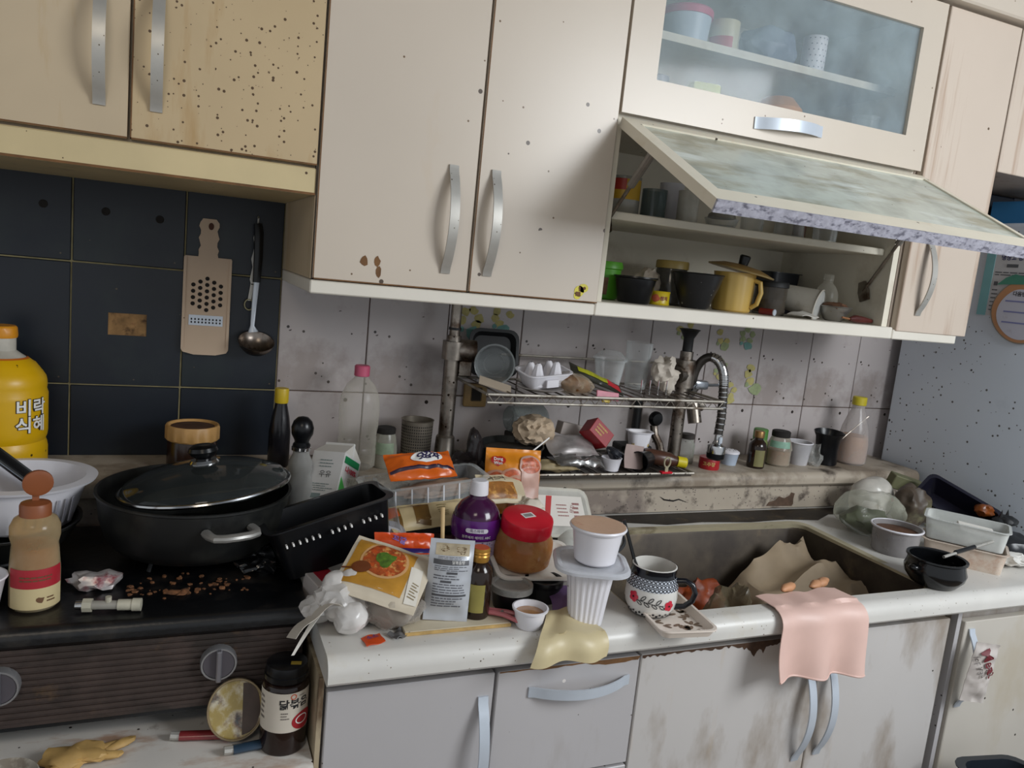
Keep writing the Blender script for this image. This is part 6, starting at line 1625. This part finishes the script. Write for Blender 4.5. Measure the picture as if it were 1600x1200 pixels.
t = thing('clear_bottle', 'clear ribbed plastic bottle on the right of the open shelf', 'bottle', (1.398, -.225, CB))
ob('body', lathe([(0, 0), (.026, 0), (.028, .004), (.0275, .03), (.026, .034), (.028, .038), (.026, .06), (.020, .075), (.011, .084), (.0105, .092), (0, .092)], 28), mGlassD, t)
ob('cap', lathe([(0, .104), (.0105, .104), (.0115, .102), (.0115, .090), (0, .090)], 18), mGlassD, t)
t = thing('steel_bowl', 'small steel bowl heaped with brown scraps on the open shelf', 'bowl', (1.355, -.300, CB))
ob('body', lathe([(0, 0), (.018, 0), (.022, .003), (.036, .030), (.038, .031), (.0365, .033), (.033, .028), (.020, .006), (0, .005)], 30), M('bowl_steel', '9a9690', .3, .8, var=.1), t)
ob('scraps', lump(.030, .028, .012, 3, .4, 60, 2.), M('brown_scraps', '5c3c26', .8, var=.5, vs=90), t, (0, 0, .028))
t = thing('dried_pepper', 'dried dark red pepper lying at the right end of the open shelf', 'pepper', (1.400, -.335, CB + .0085), R3(0, 0, 6))
ob('pod', tube([(-.036, 0, 0), (-.016, .003, .001), (.010, .002, 0), (.036, -.002, -.001)], [.004, .009, .008, .0045], 10), M('pepper_red', '4a1a16', .35, var=.3, vs=50), t)
ob('stem', tube([(-.036, 0, 0), (-.055, .005, .002)], .0022, 6), M('pepper_stem', '8a5c38', .7), t)

# ---- middle shelf
MS = 1.5225
def glass(name, label, loc, r0, r1, h, m=mGlass, cat='glass', foot=None):
    t = thing(name, label, cat, loc)
    ob('wall', lathe([(0, .002), (r0, 0), (r0, .004), (r1, h), (r1 * .95, h), (r0 * .92, .008), (0, .008)], 26), m, t)
    ob('base', lathe([(0, .0065), (r0 * .90, .0065), (r0 * .90, .0025), (0, .0022)], 22), CL('glass_base', 'd8dcdc', .6, .08), t)
    return t
t = thing('coffee_tin', 'yellow and red tin at the left of the middle shelf', 'tin', (.826, -.215, MS), face(.826, -.215))
ob('body', lathe([(0, 0), (.034, 0), (.035, .002), (.035, .080), (0, .081)], 28), CL('tin_jar', 'a0a09a', .7, .12, edge=.2), t)
Sx = cylS([(.035, 0), (.035, .09)])
ob('yellow_label', wrap(Sx, rect2(-.045, .045, .034, .074, 16, 2)), M('coffee_yellow', 'bb9420', .4, var=.15), t)
ob('red_label', wrap(Sx, rect2(-.045, .005, .052, .074, 12, 2), .001), M('coffee_red', 'a02418', .4, var=.1), t)
glass('dark_jar', 'grey-green glass jar with a knob lid on the middle shelf', (.889, -.235, MS), .026, .026, .062, CL('jar_green', '5c6a6a', .55, .1), 'jar')
glass('white_tumbler', 'tall white tumbler at the back of the middle shelf', (.955, -.195, MS), .024, .026, .085, mWhite, 'tumbler')
glass('white_tumbler', 'narrow white tumbler before the tall one on the middle shelf', (.955, -.262, MS), .022, .022, .066, CL('tumbler_white', 'c8c4b8', .85, .3), 'tumbler')
t = glass('lidded_dish', 'glass dish with a crimped foil lid on the middle shelf', (1.048, -.255, MS), .030, .036, .022, mGlass, 'dish')
ob('foil_lid', lathe([(0, .038), (.018, .037), (.028, .030), (.030, .022), (0, .022)], 24), M('foil_lid', 'a09c94', .4, .6, var=.3, vs=60), t)
t = glass('drinking_glass', 'drinking glass with dark lettering on the middle shelf', (1.145, -.235, MS), .024, .027, .062)
ob('lettering', wrap(cylS([(.024, 0), (.027, .062)], -.4), shift2(text2('TIMESHARE', .008, .0002), 0, .042), .001), mPrint, t)
glass('plastic_jar', 'wide clear plastic jar turned over on the middle shelf', (1.245, -.240, MS), .034, .030, .052)
glass('drinking_glass', 'plain drinking glass at the right of the middle shelf', (1.345, -.245, MS), .026, .028, .058)
t = thing('brown_pack', 'brown packet between the glasses on the middle shelf', 'packet', (1.297, -.215, MS))
ob('packet', bx(-.012, .012, -.01, .01, 0, .05, .002), M('packet_brown', '6a4430', .6), t, smooth=False)

# ---- behind the dusty glass flap
UB, UT = 1.7005, 1.8725
t = thing('storage_tub', 'white tub with a pink lid behind the dusty glass flap', 'tub', (.925, -.215, UT))
ob('body', lathe([(0, 0), (.042, 0), (.045, .003), (.050, .060), (0, .06)], 28), M('tub_bluewhite', 'b8c6d2', .4, var=.04), t)
ob('lid', lathe([(0, .075), (.050, .074), (.053, .070), (.053, .058), (0, .058)], 28), M('lid_pink', 'c4466a', .4), t)
t = thing('milk_tin', 'cream tin with a red band behind the dusty glass flap', 'tin', (1.020, -.215, UT), face(1.02, -.215))
ob('body', lathe([(0, 0), (.030, 0), (.031, .002), (.031, .070), (0, .071)], 26), M('tin_cream', 'c4bc9c', .4), t)
ob('red_band', wrap(cylS([(.031, 0), (.031, .08)]), rect2(-.035, .020, .004, .036, 12, 2)), M('band_red', 'b03a44', .4), t)
rag('plastic_bag', 'grey-blue plastic bag behind the dusty glass flap', 'bag', (1.145, -.200, UT + .045), (.060, .045, .046), .3, 16, 3., M('bag_bluegrey', '6a7484', .5, var=.25, vs=14))
t = glass('dotted_tumbler', 'white dotted tumbler behind the dusty glass flap', (1.262, -.215, UT), .026, .026, .088, mWhite, 'tumbler')
ob('dot', wrap(cylS([(.026, 0), (.026, .09)]), join(*[disc2(-.03 + i * .010 + (j % 2) * .005, .010 + j * .012, .0016, .0016, 6, 1) for i in range(7) for j in range(7)])), M('dot_grey', '6a7078', .5), t)['kind'] = 'stuff'
t = thing('orange_bowl', 'orange plastic bowl turned over behind the dusty glass flap', 'bowl', (1.140, -.270, UB)); t.scale = (1, 1, 1.6)
ob('body', lathe([(0, .066), (.030, .064), (.050, .050), (.058, .020), (.060, 0), (.057, 0), (.05, .04), (0, .060)], 30), M('orange_plastic', 'd88a1c', .4, var=.05), t)
t = thing('yellow_sponge', 'yellow-green sponge behind the dusty glass flap', 'sponge', (.935, -.290, UB), R3(0, 0, -10))
ob('pad', bx(-.03, .03, -.02, .02, 0, .092, .006, 2), M('sponge_lime', 'b8b858', .9, var=.1, bump=.5), t)
t = thing('navy_cup', 'navy cup in the left corner behind the dusty glass flap', 'cup', (.822, -.290, UB))
ob('wall', lathe([(0, 0), (.022, 0), (.028, .085), (.026, .085), (.02, .004), (0, .004)], 24), M('cup_navy', '222c40', .35), t)
glass('drinking_glass', 'clear glass in the right corner behind the dusty glass flap', (1.372, -.285, UB), .026, .029, .100)
glass('drinking_glass', 'shorter clear glass further left behind the dusty glass flap', (1.305, -.255, UB), .026, .028, .085)

# ------------------------------------------------------------------ groups of like things
for nm, g in (('drinking_glass', 'drinking glasses in the wall cabinet'), ('wall_cabinet', 'cream wall cabinets'), ('base_cabinet', 'white base cabinets'), ('food_box', 'stacked plastic food boxes'),
              ('sauce_tub', 'black sauce tubs on the worktop'), ('white_tumbler', 'white tumblers on the middle shelf'), ('plastic_cup', 'clear plastic cups on the rack'), ('lighter', 'lighters on the low stand')):
    for o in COL.objects:
        if o.parent is None and o.name.split('.')[0] == nm: o['group'] = g
